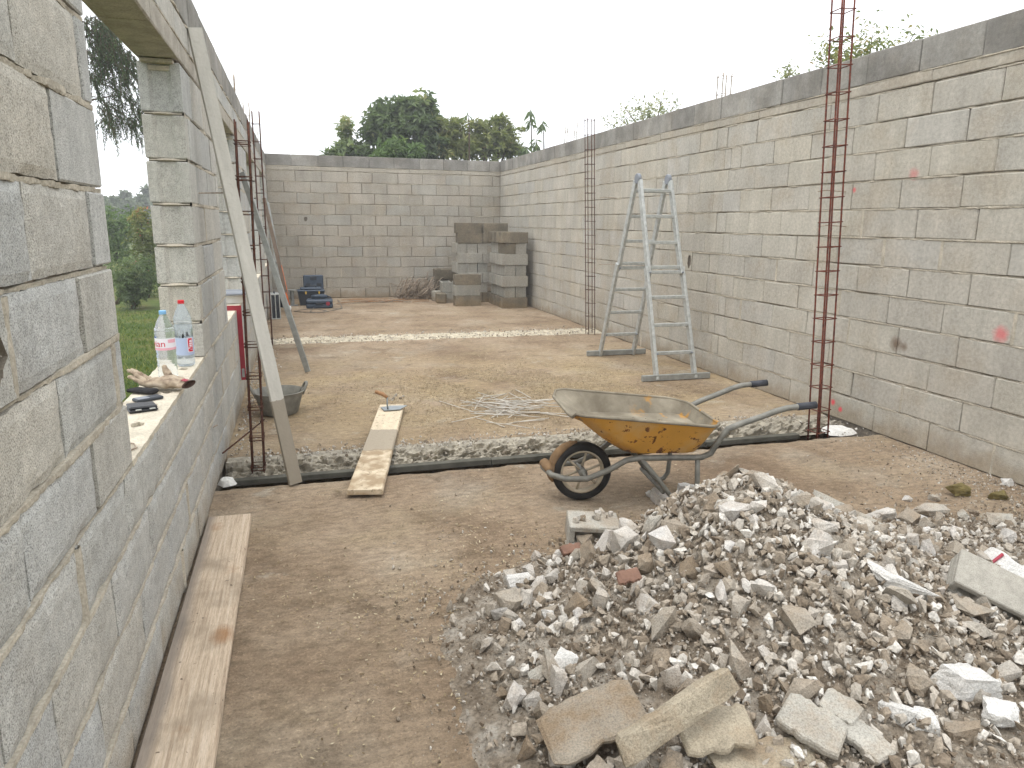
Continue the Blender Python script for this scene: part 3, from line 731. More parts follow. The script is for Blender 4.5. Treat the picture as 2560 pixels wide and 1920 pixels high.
c = cage('tall rusty rebar cage rising past the wheelbarrow handles by the right wall', (3.735, 4.415), .098, .098, -.05, 3.35, .172, (-.055, 0), .0065, .004, rise=.01, mat=m_rust('red_rust_steel', lin(84, 46, 38), lin(124, 70, 54)))
cage('rusty rebar cage standing by the right wall behind the ladder', (3.985, 9.585), .098, .098, 0, 2.94, .19, (-.04, 0), .0055, .0035)
cage('narrow rusty rebar cage beside the leaning grey board on the left', (-.322, 4.73), .072, .1, -.1, 2.12, .2, (.018, 0), .005, .0034, double=True)
cage('thin rusty rebar cage against the left wall behind the leaning board', (-.42, 9.6), .08, .1, 0, 2.82, .2, (.004, 0), .0065, .004)
cage('stub of rebar sticking up from the left wall cap, nearest one', (XL-.10, 8.95), .10, .10, 2.6, 3.10, .13, group='rebar stubs on the wall tops', mat=MRUSTG)
cage('stub of rebar on the left wall cap, farther one', (XL-.10, 11.9), .08, .08, 2.6, 3.24, .2, group='rebar stubs on the wall tops', mat=MRUSTG)
cage('stub of rebar at the far left wall corner', (XL-.08, 15.4), .05, .05, 2.6, 3.22, .3, group='rebar stubs on the wall tops', mat=MRUSTG)
cage('upright rebar stub on the right wall cap above the ladder', (XR+.10, 7.0), .10, .10, 2.6, 3.07, .17, group='rebar stubs on the wall tops', mat=MRUSTG, st_r=.003)
cage('splayed rebar stub on the right wall cap near the trees', (XR+.10, 11.5), .16, .10, 2.6, 3.13, .34, (.06, 0), group='rebar stubs on the wall tops', mat=MRUSTG, ragged=.05)
m = MB(); m.tube([(-.32, 4.78, .25), (-.43, 4.66, .19), (XL+.02, 4.56, .15)], .005, 6); m.tube([(-.32, 4.78, .25), (-.27, 4.82, .28), (-.30, 4.85, .26)], .004, 6)
tag(m.build('bent_rod', MRUST, smooth=True), 'bent rusty rod between left rebar cage and wall', 'rod', kind='thing')

# ------------------------------------------------------------------ boards
def board(name, label, cat, P0, P1, width, th, mat, wdir, c=.003, n=1, kids=None):
    """board from P0 (bottom middle) to P1 (top middle); local y runs along it, local z is its broad face"""
    P0, P1 = Vector(P0), Vector(P1); y = (P1-P0).normalized(); x = Vector(wdir); x = (x-y*x.dot(y)).normalized(); z = x.cross(y); L = (P1-P0).length
    m = MB(); k = 24; V = []; F = []                                    # worn edges
    rg = [(-.5, 0), (-.47, 1), (.47, 1), (.5, 0), (.5, -1), (-.5, -1)]; sd_ = random.uniform(0, 50)
    for i in range(k+1):
        yy = L*i/k
        for (a, b) in rg:
            e = .003*N((a*3, yy, b), 3.5, sd_); V.append((a*width+e, yy+(.004*N((a*9, 0, b*3), 2, sd_) if i in (0, k) else 0), b*th/2+.002*N((a, yy, 1), 2, sd_)-(th*.15 if abs(a) > .49 and b == 0 else 0)+(th*.35 if b == 0 else 0)))
    for i in range(k):
        for j in range(6): F.append((i*6+j, i*6+(j+1) % 6, (i+1)*6+(j+1) % 6, (i+1)*6+j))
    F += [tuple(range(6)), tuple(range(k*6, k*6+6))[::-1]]
    m.add(V, [f[::-1] for f in F]); o = m.build(name, mat)
    o.matrix_basis = Matrix(((x.x, y.x, z.x, P0.x), (x.y, y.y, z.y, P0.y), (x.z, y.z, z.z, P0.z), (0, 0, 0, 1)))
    return tag(o, label, cat, kind='thing')
# long grey board leaning on the left wall
board('leaning_board', 'long grey cement board leaning against the left wall, lower end wet', 'board', (-.088, 4.29, .012), (XL+.035, 4.72, 2.60), .078, .03, MPROP, (.95, .3, 0))
m = MB(); m.box((-.05, 0, -.0125), (.05, 2.2, .0125)); 
P0 = Vector((.031, 7.69, .01)); P1 = Vector((XL+.03, 7.95, 2.02)); y = (P1-P0).normalized(); x = Vector((.9, -.5, 0)); x = (x-y*x.dot(y)).normalized(); z = x.cross(y)
m = MB(); L = (P1-P0).length; m.cbox((-.032, 0, -.009), (.032, L, .009), .003)
o = m.build('straightedge', MALU_D); o.matrix_basis = Matrix(((x.x, y.x, z.x, P0.x), (x.y, y.y, z.y, P0.y), (x.z, y.z, z.z, P0.z), (0, 0, 0, 1)))
tag(o, 'thin aluminium straightedge leaning on left wall behind the grey board', 'straightedge', kind='thing')
# plank across the trench, board on the floor
board('plank', 'cement splashed plank laid across the open trench', 'plank', (.293, 3.975, .035), (.69, 5.95, .03), .205, .03, MPLANK, (1, -.2, 0))
board('floor_board', 'pale wooden board lying along the foot of the left wall', 'board', (-.415, 1.05, .022), (-.418, 3.81, .022), .215, .034, MWOOD, (1, 0, 0))
# trowel on the plank
t = thing('trowel', 'trowel with worn handle lying on the far end of plank', 'trowel', (.66, 5.80, .052), (0, 0, R(8)))
m = MB(); m.prism([(-.07, -.075), (.06, -.085), (.15, .02), (.03, .06), (-.07, .045)], .002, .006); m.build('blade', MSTEEL, t)
m = MB(); m.tube([(-.03, -.04, .006), (-.035, -.04, .05), (-.03, -.03, .10)], .007, 8); m.build('shank', MSTEEL, t, True)
m = MB(); m.tube([(-.03, -.03, .10), (-.06, .0, .125), (-.11, .04, .14)], [.012, .017, .015], 10); m.build('handle', MHANDLE, t, True)

# ------------------------------------------------------------------ wheelbarrow (local x: wheel -> handles, y: across)
wbw = thing('wheelbarrow', 'yellow rusty wheelbarrow coated with cement inside, standing behind the rubble', 'wheelbarrow', (1.49, 3.645, 0), (0, 0, R(-8.5)))
RW = .172
m = MB(); n = 40
prof = [(RW-.052, -.020), (RW-.034, -.034), (RW-.012, -.033), (RW-.002, -.018), (RW, 0), (RW-.002, .018), (RW-.012, .033), (RW-.034, .034), (RW-.052, .020)]
Mw = Matrix.Translation((0, 0, RW))@Matrix.Rotation(R(90), 4, 'X')
m.lathe(prof+[prof[0]], n, Mw, cap=False); wheel = m.build('wheel', MTYRE, wbw, True)
m = MB(); m.lathe([(RW-.054, -.024), (RW-.045, -.026), (RW-.05, -.012), (RW-.05, .012), (RW-.045, .026), (RW-.054, .024), (RW-.06, .014), (RW-.06, -.014), (RW-.054, -.024)], n, Mw, cap=False); m.build('rim', MRIM, wheel, True)
for i in range(6):
    a = math.pi*i/3+.3; m = MB(); u = Vector((math.cos(a), 0, math.sin(a))); m.tube([Vector((0, -.012*(-1)**i, RW))+u*.018, Vector((0, 0, RW))+u*(RW-.055)], .0075, 6); m.build('spoke', MRIM, wheel, True)
m = MB(); m.lathe([(.024, -.05), (.024, .05)], 12, Mw); m.lathe([(.010, -.13), (.010, .13)], 8, Mw); m.build('hub', MTUBE, wheel, True)
for i, a in enumerate((1.9, 2.5)):
    m = MB(); 
# tray: rings from rim down to the bottom, doubled for thickness
def ringp(u0, u1, v0, v1, z0, z1, rc, n=8):
    P = []
    for (cu, cv, a0) in ((u1-rc, v1-rc, 0), (u0+rc, v1-rc, 90), (u0+rc, v0+rc, 180), (u1-rc, v0+rc, 270)):
        for k in range(n): a = R(a0+90*k/(n-1)); P.append((cu+rc*math.cos(a), cv+rc*math.sin(a)))
    return [(p[0], p[1], z0+(z1-z0)*(p[0]-u0)/(u1-u0)) for p in P]
def tray(off):
    rg = [ringp(-.13+off, .705-off, -.315+off, .315-off, .585, .495, .12), ringp(-.06+off, .695-off, -.285+off, .285-off, .52, .46, .12),
          ringp(.07+off, .665-off, -.245+off, .245-off, .41+off*.6, .385+off*.6, .12), ringp(.18+off, .63-off, -.205+off, .205-off, .335+off, .325+off, .11), ringp(.23+off, .60-off, -.165+off, .165-off, .322+off, .314+off, .10)]
    # sagging worn rim
    rg[0] = [(p[0]+.006*N(p, 9), p[1]+.006*N(p, 8), p[2]+.008*N(p, 7)-(.025 if abs(p[1]) < .26 and p[0] < -.02 else 0)) for p in rg[0]]
    return rg
def skin(rg, flip=False, cap=True):
    n = len(rg[0]); V = sum(rg, []); F = [(r_*n+i, r_*n+(i+1) % n, (r_+1)*n+(i+1) % n, (r_+1)*n+i) for r_ in range(len(rg)-1) for i in range(n)]
    if cap: F.append(tuple(range((len(rg)-1)*n, len(rg)*n)))
    return V, [f[::-1] for f in F] if flip else F
ro, ri = tray(0), tray(.006)
m = MB(); m.add(*skin(ro, True)); tr = m.build('tray', MYEL, wbw, 'auto')
m = MB(); m.add(*skin(ri)); m.build('cement_coat', MTRAYIN, tr, 'auto')
m = MB(); rim = [Vector(p)+Vector((0, 0, .002)) for p in ro[0]]; m.tube(rim+[rim[0], rim[1]], .0085, 8, cap=False); m.build('tray_rim', MTRAYIN, tr, True)
fl = ringp(.03, .665, -.25, .25, .455, .430, .12); nf = len(fl); cxx = .37; m = MB(); V = [(cxx, 0, .428)]
for q in (.35, .7, .92, 1.0):
    for p in fl: V.append((cxx+(p[0]-cxx)*q, p[1]*q, p[2]-.012*(1-q)+.007*N((p[0]*q, p[1]*q, q), 9)))
m.add(V, [(0, 1+i, 1+(i+1) % nf) for i in range(nf)]+[(1+r_*nf+i, 1+(r_+1)*nf+i, 1+(r_+1)*nf+(i+1) % nf, 1+r_*nf+(i+1) % nf) for r_ in range(3) for i in range(nf)]); m.build('cement_residue', MTRAYIN, tr, True)
lumps = MB()
for i in range(26):
    x, y = random.uniform(.2, .6), random.uniform(-.15, .15); r = random.uniform(.006, .02)
    lumps.lathe([(r*.2, r*.8), (r*.8, r*.4), (r, -.1*r)], 6, Matrix.Translation((x, y, .432))@Matrix.Rotation(random.random()*6, 4, 'Z'))
lumps.build('cement_lumps', MTRAYIN, tr)
for s in (-1, 1):
    P = [(-.215, s*.03, .20), (-.19, s*.085, .185), (-.12, s*.125, .172), (0, s*.135, RW), (.12, s*.15, .225), (.21, s*.17, .285), (.28, s*.185, .300), (.62, s*.215, .302), (.665, s*.235, .33), (.70, s*.25, .41), (.74, s*.262, .475), (.80, s*.268, .500), (.93, s*.275, .545), (1.0, s*.278, .572), (1.06, s*.28, .588), (1.13, s*.28, .595), (1.21, s*.28, .60)]
    m = MB(); m.tube(P, .0165, 12); fr = m.build('frame_tube', MTUBE, wbw, True)
    m = MB(); m.tube([(1.12, s*.28, .594), (1.225, s*.28, .602)], .0205, 12); m.build('grip', MGRIP, fr, True)
    m = MB(); m.tube([(.60, s*.212, .30), (.605, s*.22, .16), (.60, s*.225, .06), (.575, s*.225, .022), (.53, s*.222, .017), (.49, s*.218, .04), (.40, s*.205, .16), (.29, s*.188, .292)], .014, 10); m.build('leg', MTUBE, wbw, True)
m = MB(); m.tube([(-.215, -.03, .20), (-.225, 0, .205), (-.215, .03, .20)], .0165, 10); m.build('front_loop', MTUBE, wbw, True)
m = MB(); m.tube([(.42, -.2, .10), (.42, .2, .10)], .011, 8); m.build('leg_brace', MTUBE, wbw, True)
m = MB()
for a0, a1 in ((100, 190), (150, 200)):
    m.tube([(math.cos(R(a))*(RW+.004), 0, RW+math.sin(R(a))*(RW+.004)) for a in np.linspace(a0, a1, 8)], [.006, .02, .027, .03, .03, .026, .018, .005], 8)
m.tube([(-.215, .07, .20), (-.21, .03, .215), (-.205, -.02, .212), (-.2, -.06, .20)], [.02, .03, .03, .02], 8); m.build('mud_cake', MMUD, wheel, True)

# ------------------------------------------------------------------ folding ladder
lad = thing('folding_ladder', 'aluminium folding ladder standing open in an A shape by right wall', 'ladder', (3.64, 7.18, 0))
AP = Vector((0, 0, 2.06)); lx = 3.64; ly = 7.18
def rail_pt(side, sx, z, wid0=.200, wid1=.175):
    k = z/2.06; return Vector((sx*(wid0+(wid1-wid0)*k), side*.735*(1-k)+side*.03*k, z))
for side in (-1, 1):
    for sx in (-1, 1):
        for z0, z1, out in ((.01, 1.12, .018), (1.05, 2.0, 0)):
            A, B = rail_pt(side, sx, z0)+Vector((sx*out, 0, 0)), rail_pt(side, sx, z1)+Vector((sx*out, 0, 0))
            y = (B-A).normalized(); x = Vector((1, 0, 0)); zz = x.cross(y)
            Mx = Matrix(((x.x, y.x, zz.x, A.x), (x.y, y.y, zz.y, A.y), (x.z, y.z, zz.z, A.z), (0, 0, 0, 1)))
            m = MB(); m.cbox((-.0155, 0, -.034), (.0155, (B-A).length, .034), .003, Mx); m.build('rail', MALU, lad)
    for i, z in enumerate((.27, .545, .82, 1.07, 1.12, 1.37, 1.635, 1.90)):
        A, B = rail_pt(side, -1, z), rail_pt(side, 1, z); ov = .025 if z < 1.1 else .004
        m = MB(); m.cbox(A+Vector((-ov, -.02, -.017)), B+Vector((ov, .02, .017)), .004); rg_ = m.build('rung', MALU, lad)
        if i in (0, 3):
            m = MB()
            for q in (A, B): m.tube([q+Vector((0, -.05, 0)), q+Vector((0, .05, 0))], .009, 8)
            m.build('locking_pin', MGREYP, rg_, True)
    F0 = rail_pt(side, 1, 0.0)
    m = MB(); m.cbox((-.385, side*.735-.018, .006), (.385, side*.735+.018, .066), .004); m.build('stabiliser_bar', MALU_D, lad)
for sx in (-1, 1):
    Mx = Matrix.Translation((sx*.176, 0, 2.02))@Matrix.Rotation(R(90), 4, 'Y'); m = MB(); m.lathe([(.05, -.018), (.055, -.012), (.055, .012), (.05, .018)], 20, Mx); m.build('hinge', MGREYP, lad, 'auto')

# ------------------------------------------------------------------ loose blocks stacked in the far corner
LBK = {}
def loose_mesh(mat):
    if mat.name in LBK: return LBK[mat.name]
    m = MB(); L, T, Hh = .5, .2, .197
    # walls and webs of a hollow block, open cores on top, grooved ends
    m.cbox((-L/2, -T/2, 0), (L/2, -T/2+.03, Hh), .004, jit=.6); m.cbox((-L/2, T/2-.03, 0), (L/2, T/2, Hh), .004, jit=.6)
    for x0, x1 in ((-L/2+.012, -L/2+.04), (-.10, -.075), (.075, .10), (L/2-.04, L/2-.012)): m.box((x0, -T/2+.029, .002), (x1, T/2-.029, Hh-.003))
    m.box((-L/2+.039, -T/2+.029, .0), (L/2-.039, T/2-.029, .03)); 
    LBK[mat.name] = m.mesh('concrete_block', mat); return LBK[mat.name]
WORD = ['bottom', 'second', 'third', 'fourth', 'fifth', 'sixth', 'seventh', 'eighth']
def loose(label, x, y, z, rz=0, mat=None, group='loose concrete blocks', rx=0):
    o = link('concrete_block', loose_mesh(mat or MLOOSE), None, (x, y, z), (rx, 0, rz+random.uniform(-.02, .02)))
    return tag(o, label, 'block', group, 'thing')
ORD = ['front', 'second', 'third', 'fourth', 'rear']
for k in range(7):      # right stack, layers laid crosswise
    dm = MDAMP if k in (0, 6) else MLOOSE
    if k % 2 == 0:
        for j in range(5): loose(f'grey concrete block, {ORD[j]} one in the {WORD[k]} layer of the stack nearest right wall', 3.83+random.uniform(-.012, .012), 13.0+.203*j, k*.199, 0, dm)
    else:
        for j in range(4): loose(f'grey concrete block, {("left front", "right front", "left rear", "right rear")[j]} one in the {WORD[k]} layer of the stack nearest right wall', 3.735+.207*(j % 2), 13.16+.505*(j//2), k*.199, R(90), dm if (k, j) != (5, 0) else MDAMP)
for k in range(8):      # middle stack, further back
    z = k*.193; dm = MDAMP if k in (0, 6, 7) else MLOOSE
    if k == 7:
        loose('damp block lying left on top of the tall rear stack', 3.21, 14.14, z, 0, dm); loose('damp block lying right on top of the tall rear stack', 3.76, 14.16, z, R(2), dm)
    else:
        for j in (0, 1, 2) if k % 2 else (0, 1):
            w = (('left', 'middle', 'right')[j] if k % 2 else ('left', 'right')[j])
            lb = f'grey concrete block, {w} one in the {WORD[k]} layer of the tall rear stack'
            if k % 2: loose(lb, 3.07+.21*j, 14.3, z, R(90), dm)
            else: loose(lb, 3.24+.51*j, 14.14, z, 0, dm)
for k in range(3):
    loose(f'block in the {WORD[k]} layer of the low front stack', 3.05-.02*(k == 1), 13.5, k*.199, 0, (MDAMP, MLOOSE, MDAMP)[k])
loose('concrete block turned sideways behind the small half block', 2.86, 14.3, 0, R(80))
loose('concrete block with open cores lying behind the low stack', 2.80, 14.32, .2, R(86))
loose('dark damp block lying tilted against back wall left of the stacks', 2.90, 14.82, .42, R(5), MDAMP, rx=R(4))
loose('lower block under the tilted dark one by the back wall', 2.92, 14.84, .21, R(-4), MDAMP)
loose('bottom block under the tilted dark one by the back wall', 2.95, 14.86, .005, R(3), MDAMP)
m = MB(); m.cbox((-.1, -.1, 0), (.1, .1, .2), .016, jit=.4)
tag(m.build('half_block', MDAMP, None, False, (2.645, 14.03, 0), (0, 0, R(-4))), 'small half block alone on floor left of the low stack', 'block', kind='thing')
m = MB(); m.cbox((-.1, -.1, 0), (.1, .1, .2), .012, jit=.4)
tag(m.build('half_block', MLOOSE, None, False, (2.66, 14.5, 0), (0, 0, R(8))), 'pale half block right behind the small damp one', 'block', kind='thing')

# ------------------------------------------------------------------ rods, stirrups and sticks on the floor
t = thing('rod_pile', 'loose pile of thin pale steel rods on floor beside wheelbarrow', 'rods', (1.65, 5.75, 0))
for i in range(58):
    a = random.gauss(R(-18), R(38)); L = random.uniform(.25, .55); cx, cy = random.gauss(0, .22), random.gauss(0, .20); z = .006+random.random()*.05*math.exp(-(cx*cx+cy*cy)*8)
    u = Vector((math.cos(a), math.sin(a), random.uniform(-.02, .02))); c = Vector((cx, cy, z+.004)); m = MB(); m.tube([c-u*L/2, c+Vector((random.gauss(0, .006), random.gauss(0, .006), .003)), c+u*L/2], .0034, 5); m.build('rod', MGALV, t, True)
t = thing('stirrup_pile', 'tangled heap of weathered wire stirrups in the far corner', 'stirrups', (2.3, 14.85, 0))
for i in range(60):
    w, hh = .18, random.uniform(.3, .48); a = random.gauss(R(42), R(16)); cx = random.uniform(-.42, .40); cy = random.uniform(-.15, .35)
    Mx = Matrix.Translation((cx, cy, .02+random.random()*.10))@Matrix.Rotation(random.gauss(R(-40), R(42)), 4, 'Z')@Matrix.Rotation(-a, 4, 'Y')@Matrix.Rotation(random.gauss(R(25), R(14)), 4, 'X')
    m = MB(); m.tube([Mx@Vector(p) for p in ((0, -w/2, 0), (hh, -w/2, 0), (hh, w/2, 0), (0, w/2, 0), (0, -w/2, .006))], .0075, 5); o = m.build('stirrup', MRUSTG, t, True)
    zm = min(v.co.z for v in o.data.vertices)
    if zm < .005: o.location.z = .006-zm
t = thing('stick_pile', 'scattered dry sticks and rods on floor before back wall', 'sticks', (1.55, 14.6, 0))
for i in range(34):
    a = random.gauss(R(4), R(16)); L = random.uniform(.3, .9); c = Vector((random.gauss(0, .32), random.gauss(-.1, .25), .008+random.random()*.03)); u = Vector((math.cos(a), math.sin(a), random.uniform(0, .02)))
    m = MB(); m.tube([c-u*L/2, c+Vector((0, .02, .006)), c+u*L/2], .006, 5); m.build('stick', MRUSTG if i % 3 else MHANDLE, t, True)

# ------------------------------------------------------------------ mixing tub
t = thing('mixing_tub', 'grey rubber mixing tub on the floor behind the leaning board', 'tub', (-.215, 6.06, 0)); t.scale = (.9, .9, .86)
m = MB(); m.lathe([(.01, .004), (.15, .004), (.165, .02), (.205, .17), (.222, .215), (.228, .222), (.222, .226), (.214, .214), (.196, .16), (.155, .03), (.01, .025)], 32, cap=False); m.build('bowl', MTUB, t, 'auto')
m = MB(); m.lathe([(.004, .095), (.10, .098), (.176, .105), (.180, .100)], 24, cap=False); m.build('mortar_rest', MCEM, t, True)
for a in (R(8), R(188)):
    Mx = Matrix.Rotation(a, 4, 'Z'); m = MB(); m.tube([Mx@Vector(p) for p in ((.20, -.055, .18), (.225, -.055, .235), (.245, -.035, .275), (.25, 0, .285), (.245, .035, .275), (.225, .055, .235), (.20, .055, .18))], .013, 10); m.build('handle', MTUB, t, True)

# ------------------------------------------------------------------ things on the window sill
def bottle(label, x, y, z, rz, mat, capm, hgt, ribs):
    t = thing('water_bottle', label, 'bottle', (x, y, z), (0, 0, rz), 'plastic water bottles on the sill'); r = .044
    P = [(.006, .006), (.034, .0), (.041, .006), (r, .02)]
    zz = .03
    while zz < hgt*.40: P += [(r, zz), (r-.0025, zz+.007), (r, zz+.014)]; zz += .021
    P += [(r, hgt*.42), (r, hgt*.60)]
    zz = hgt*.62
    while zz < hgt*.70: P += [(r, zz), (r-.0025, zz+.006), (r, zz+.012)]; zz += .02
    P += [(r, hgt*.715), (r-.004, hgt*.76), (.030, hgt*.84), (.019, hgt*.91), (.0135, hgt*.935), (.0135, hgt*.975)]
    m = MB(); m.lathe(P, 28); b = m.build('body', mat, t, True)
    m = MB(); m.lathe([(.0, hgt*.948), (.0155, hgt*.948), (.0158, hgt*.95), (.0158, hgt*.995), (.014, hgt), (0, hgt)], 24, cap=False); m.build('cap', capm, t, 'auto')
    return t, b, r
def wrap(r, a0, a1, z0, z1, n=20, off=.0008, lat=None):
    """patch of a cylinder between two angles and heights"""
    V = []; F = []
    for i in range(n+1):
        a = a0+(a1-a0)*i/n
        for z in (z0, z1):
            zz, aa = (z, a) if lat is None else (z, a+lat*(z-z0)); V.append(((r+off)*math.cos(aa), (r+off)*math.sin(aa), zz))
    F = [(i*2, i*2+2, i*2+3, i*2+1) for i in range(n)]; return V, F
def text_on(body, txt, r, a_mid, zmid, size, mat, off, vertical=False, bold=0.0):
    cu = bpy.data.curves.new('print', 'FONT'); cu.body = txt; cu.size = size; cu.align_x = 'CENTER'; cu.align_y = 'CENTER'; cu.offset = bold
    ob = bpy.data.objects.new('print', cu); COL.objects.link(ob); dg = bpy.context.evaluated_depsgraph_get(); dg.update()
    me = bpy.data.meshes.new_from_object(ob.evaluated_get(dg)); bpy.data.objects.remove(ob)
    for v in me.vertices:
        x, y = v.co.x, v.co.y
        if vertical: x, y = -y, x
        a = a_mid+x/r; v.co = ((r+off)*math.cos(a), (r+off)*math.sin(a), zmid+y)
    me.materials.clear(); me.materials.append(mat); return link('lettering', me, body)
cam_a = math.atan2(-3.7, .63)                                          # direction from the bottles to the camera
b1, bd, r = bottle('clear water bottle with light blue cap and pink white label', -.628, 3.70, .808, 0, MPET, MCAPB, .325, 1)
m = MB(); m.add(*wrap(r, cam_a-2.2, cam_a+1.45, .142, .198)); lab = m.build('label', MLAB, b1, True)
m = MB(); m.add(*wrap(r, cam_a-2.2, cam_a+1.45, .142, .153, off=.0016)); m.add(*wrap(r, cam_a+.25, cam_a+1.15, .176, .192, off=.0016)); m.build('pink_print', MLABP, lab, True)
m = MB(); m.add([((r+.002)*math.cos(cam_a+a), (r+.002)*math.sin(cam_a+a), z) for a, z in ((-1.35, .200), (-1.2, .213), (-1.1, .204), (-1.0, .209), (-.85, .200))], [(0, 1, 2, 3, 4)]); m.build('mountain_print', MLABB, lab)
text_on(lab, 'evian', r, cam_a-1.02, .172, .044, MLABR, .0018)
b2, bd, r = bottle('clear water bottle with red cap and small red label, behind the blue capped one', -.592, 4.02, .808, 0, MPETB, MCAPR, .34, 1)
ca2 = math.atan2(-4.02, .592)
m = MB(); m.add(*wrap(r, ca2-1.4, ca2+1.4, .060, .150)); lab = m.build('label', MLABT, b2, True)
m = MB(); m.add(*wrap(r, ca2+.30, ca2+1.0, .075, .150, off=.0014)); m.build('label_border', MLAB, lab, True)
m = MB(); m.add(*wrap(r, ca2+.36, ca2+.94, .078, .147, off=.0020)); m.build('red_panel', MLABR, lab, True)
text_on(lab, 'Vittel', r, ca2+.65, .1125, .030, MLAB, .0026, True, .0006)

# glove: one skinned hand shape with a cuff
def skinned(name, verts, edges, radii, mat, parent, sub=2, loc=None, rot=None):
    me = bpy.data.meshes.new(name); me.from_pydata(verts, edges, []); o = link(name, me, parent, loc, rot)
    sk = o.modifiers.new('skin', 'SKIN'); o.modifiers.new('sub', 'SUBSURF').levels = sub; o.modifiers['sub'].render_levels = sub
    for i, r_ in enumerate(radii):
        q = me.skin_vertices[0].data[i]; q.radius = r_ if isinstance(r_, tuple) else (r_, r_); q.use_root = (i == 0)
    dg = bpy.context.evaluated_depsgraph_get(); dg.update(); e = bpy.data.meshes.new_from_object(o.evaluated_get(dg))
    o.modifiers.clear(); o.data = e; e.materials.clear(); e.materials.append(mat); e.polygons.foreach_set('use_smooth', [True]*len(e.polygons)); return o
gl = thing('work_glove', 'worn tan leather work glove lying on window sill before the bottles', 'glove', (-.60, 3.44, .812), (0, 0, R(160)))
V = [(-.02, 0, .028), (.03, 0, .032), (.07, 0, .030), (-.06, 0, .026), (-.09, 0, .027)]; E_ = [(0, 1), (1, 2), (0, 3), (3, 4)]
Rd = [(.046, .020), (.052, .020), (.047, .018), (.043, .021), (.047, .024)]
for fy, L, up in ((-.036, .075, .02), (-.012, .088, .045), (.013, .082, .05), (.036, .062, .03)):
    b = len(V); V += [(.075, fy, .030), (.075+L*.45, fy*1.25, .032+up*.5), (.075+L, fy*1.4, .034+up*1.15)]; Rd += [.0125, .0115, .0095]; E_ += [(2, b), (b, b+1), (b+1, b+2)]
b = len(V); V += [(.0, -.030, .050), (.018, -.046, .075), (.022, -.04, .098)]; Rd += [.016, .0135, .010]; E_ += [(0, b), (b, b+1), (b+1, b+2)]
hand = skinned('hand', V, E_, Rd, MGLOVE, gl)
for v in hand.data.vertices: v.co += v.normal*(.006*N(v.co, 38)+.004*N(v.co, 80))+Vector((0, 0, .006*N(v.co, 16)))
m = MB(); m.lathe([(.040, 0), (.046, .012), (.049, .032), (.045, .033), (.038, .010)], 20, Matrix.Translation((-.075, 0, .024))@Matrix.Rotation(R(-90), 4, 'Y')@Matrix.Diagonal((.30, 1.12, 1, 1)), cap=False); m.build('cuff', MGLOVE, gl, True)
m = MB(); m.lathe([(.049, .029), (.0505, .036), (.046, .037), (.040, .024), (.001, .018)], 20, Matrix.Translation((-.075, 0, .024))@Matrix.Rotation(R(-90), 4, 'Y')@Matrix.Diagonal((.30, 1.12, 1, 1)), cap=False); m.build('cuff_hem', MBADGE, gl, True)
m = MB(); m.cbox((-.012, -.016, 0), (.012, .016, .003), .001, Matrix.Translation((-.098, .012, .044))@Matrix.Rotation(R(-12), 4, 'Y')); m.build('cuff_patch', MREDP, gl)
g2 = skinned('black_glove', [(0, 0, .014), (.05, .0, .014), (.09, .02, .012), (.08, -.02, .012), (-.05, 0, .014)], [(0, 1), (1, 2), (1, 3), (0, 4)], [(.03, .013), (.026, .012), (.01, .009), (.01, .009), (.03, .013)], MBLACKC, None, 2, (-.665, 3.38, .807), (0, 0, R(150)))
tag(g2, 'crumpled black cloth glove half under the tan glove', 'glove', kind='thing')
w1 = thing('wallet', 'shiny black leather wallet nearest on the window sill', 'wallet', (-.632, 3.085, .808), (0, 0, R(20)))
m = MB(); m.cbox((-.052, -.045, 0), (.052, .045, .011), .004); m.build('back_cover', MBLACK, w1, 'auto'); m = MB(); m.cbox((-.051, -.043, .0115), (.051, .044, .0225), .005, Matrix.Rotation(R(2), 4, 'Y')); m.build('front_cover', MBLACK, w1, 'auto')
for x in (-.03, .02): m = MB(); m.cbox((x, -.0485, .009), (x+.022, -.0445, .014), .001); m.build('metal_clip', MALU, w1)
w2 = thing('phone', 'dark flat phone between the wallet and tan glove', 'phone', (-.640, 3.255, .808), (0, 0, R(35)))
m = MB(); m.cbox((-.055, -.027, 0), (.055, .027, .013), .004); m.build('body', MDKP, w2, 'auto'); m = MB(); m.cbox((-.048, -.023, .0125), (.0, .023, .0142), .0006); m.build('screen', MGREYP, w2)
m = MB(); m.tube([(-.63, 2.62, .812), (-.60, 2.60, .815), (-.565, 2.585, .812), (-.548, 2.54, .811), (-.56, 2.515, .811), (-.585, 2.535, .812), (-.605, 2.57, .813), (-.63, 2.60, .813)], .003, 6)
tag(m.build('wire_loop', MRUSTG, smooth=True), 'small bent wire loop at the near end of window sill', 'wire', kind='thing')
m = MB(); m.tube([(-.63, 2.66, .815), (-.632, 2.63, .812)], .007, 6)

# ------------------------------------------------------------------ red mason square and bucket on the second sill
sq = thing('mason_square', 'red steel mason square hung over the second window sill', 'square', (XL+.003, 6.45, .812))
m = MB(); m.cbox((.003, -.003, -.60), (.043, .003, .040), .001); m.build('long_arm', MRED, sq)
m = MB(); m.cbox((-.42, -.003, -.002), (.0025, .003, .040), .001); m.build('short_arm', MRED, sq)
m = MB(); m.box((.012, -.0037, -.575), (.034, -.0031, -.50)); m.build('worn_print', MALU_D, sq)
bk = thing('bucket', 'white bucket with grey lid standing on the second window sill', 'bucket', (XL-.10, 7.15, .806))
m = MB(); m.lathe([(.11, 0), (.115, .004), (.125, .075), (.125, .078)], 28); m.build('pail', MWHITE, bk, 'auto')
m = MB(); m.lathe([(.19, .079), (.20, .083), (.20, .096), (.185, .104), (.15, .104), (.14, .10), (.02, .10)], 32); m.build('lid', MGREYP, bk, 'auto')

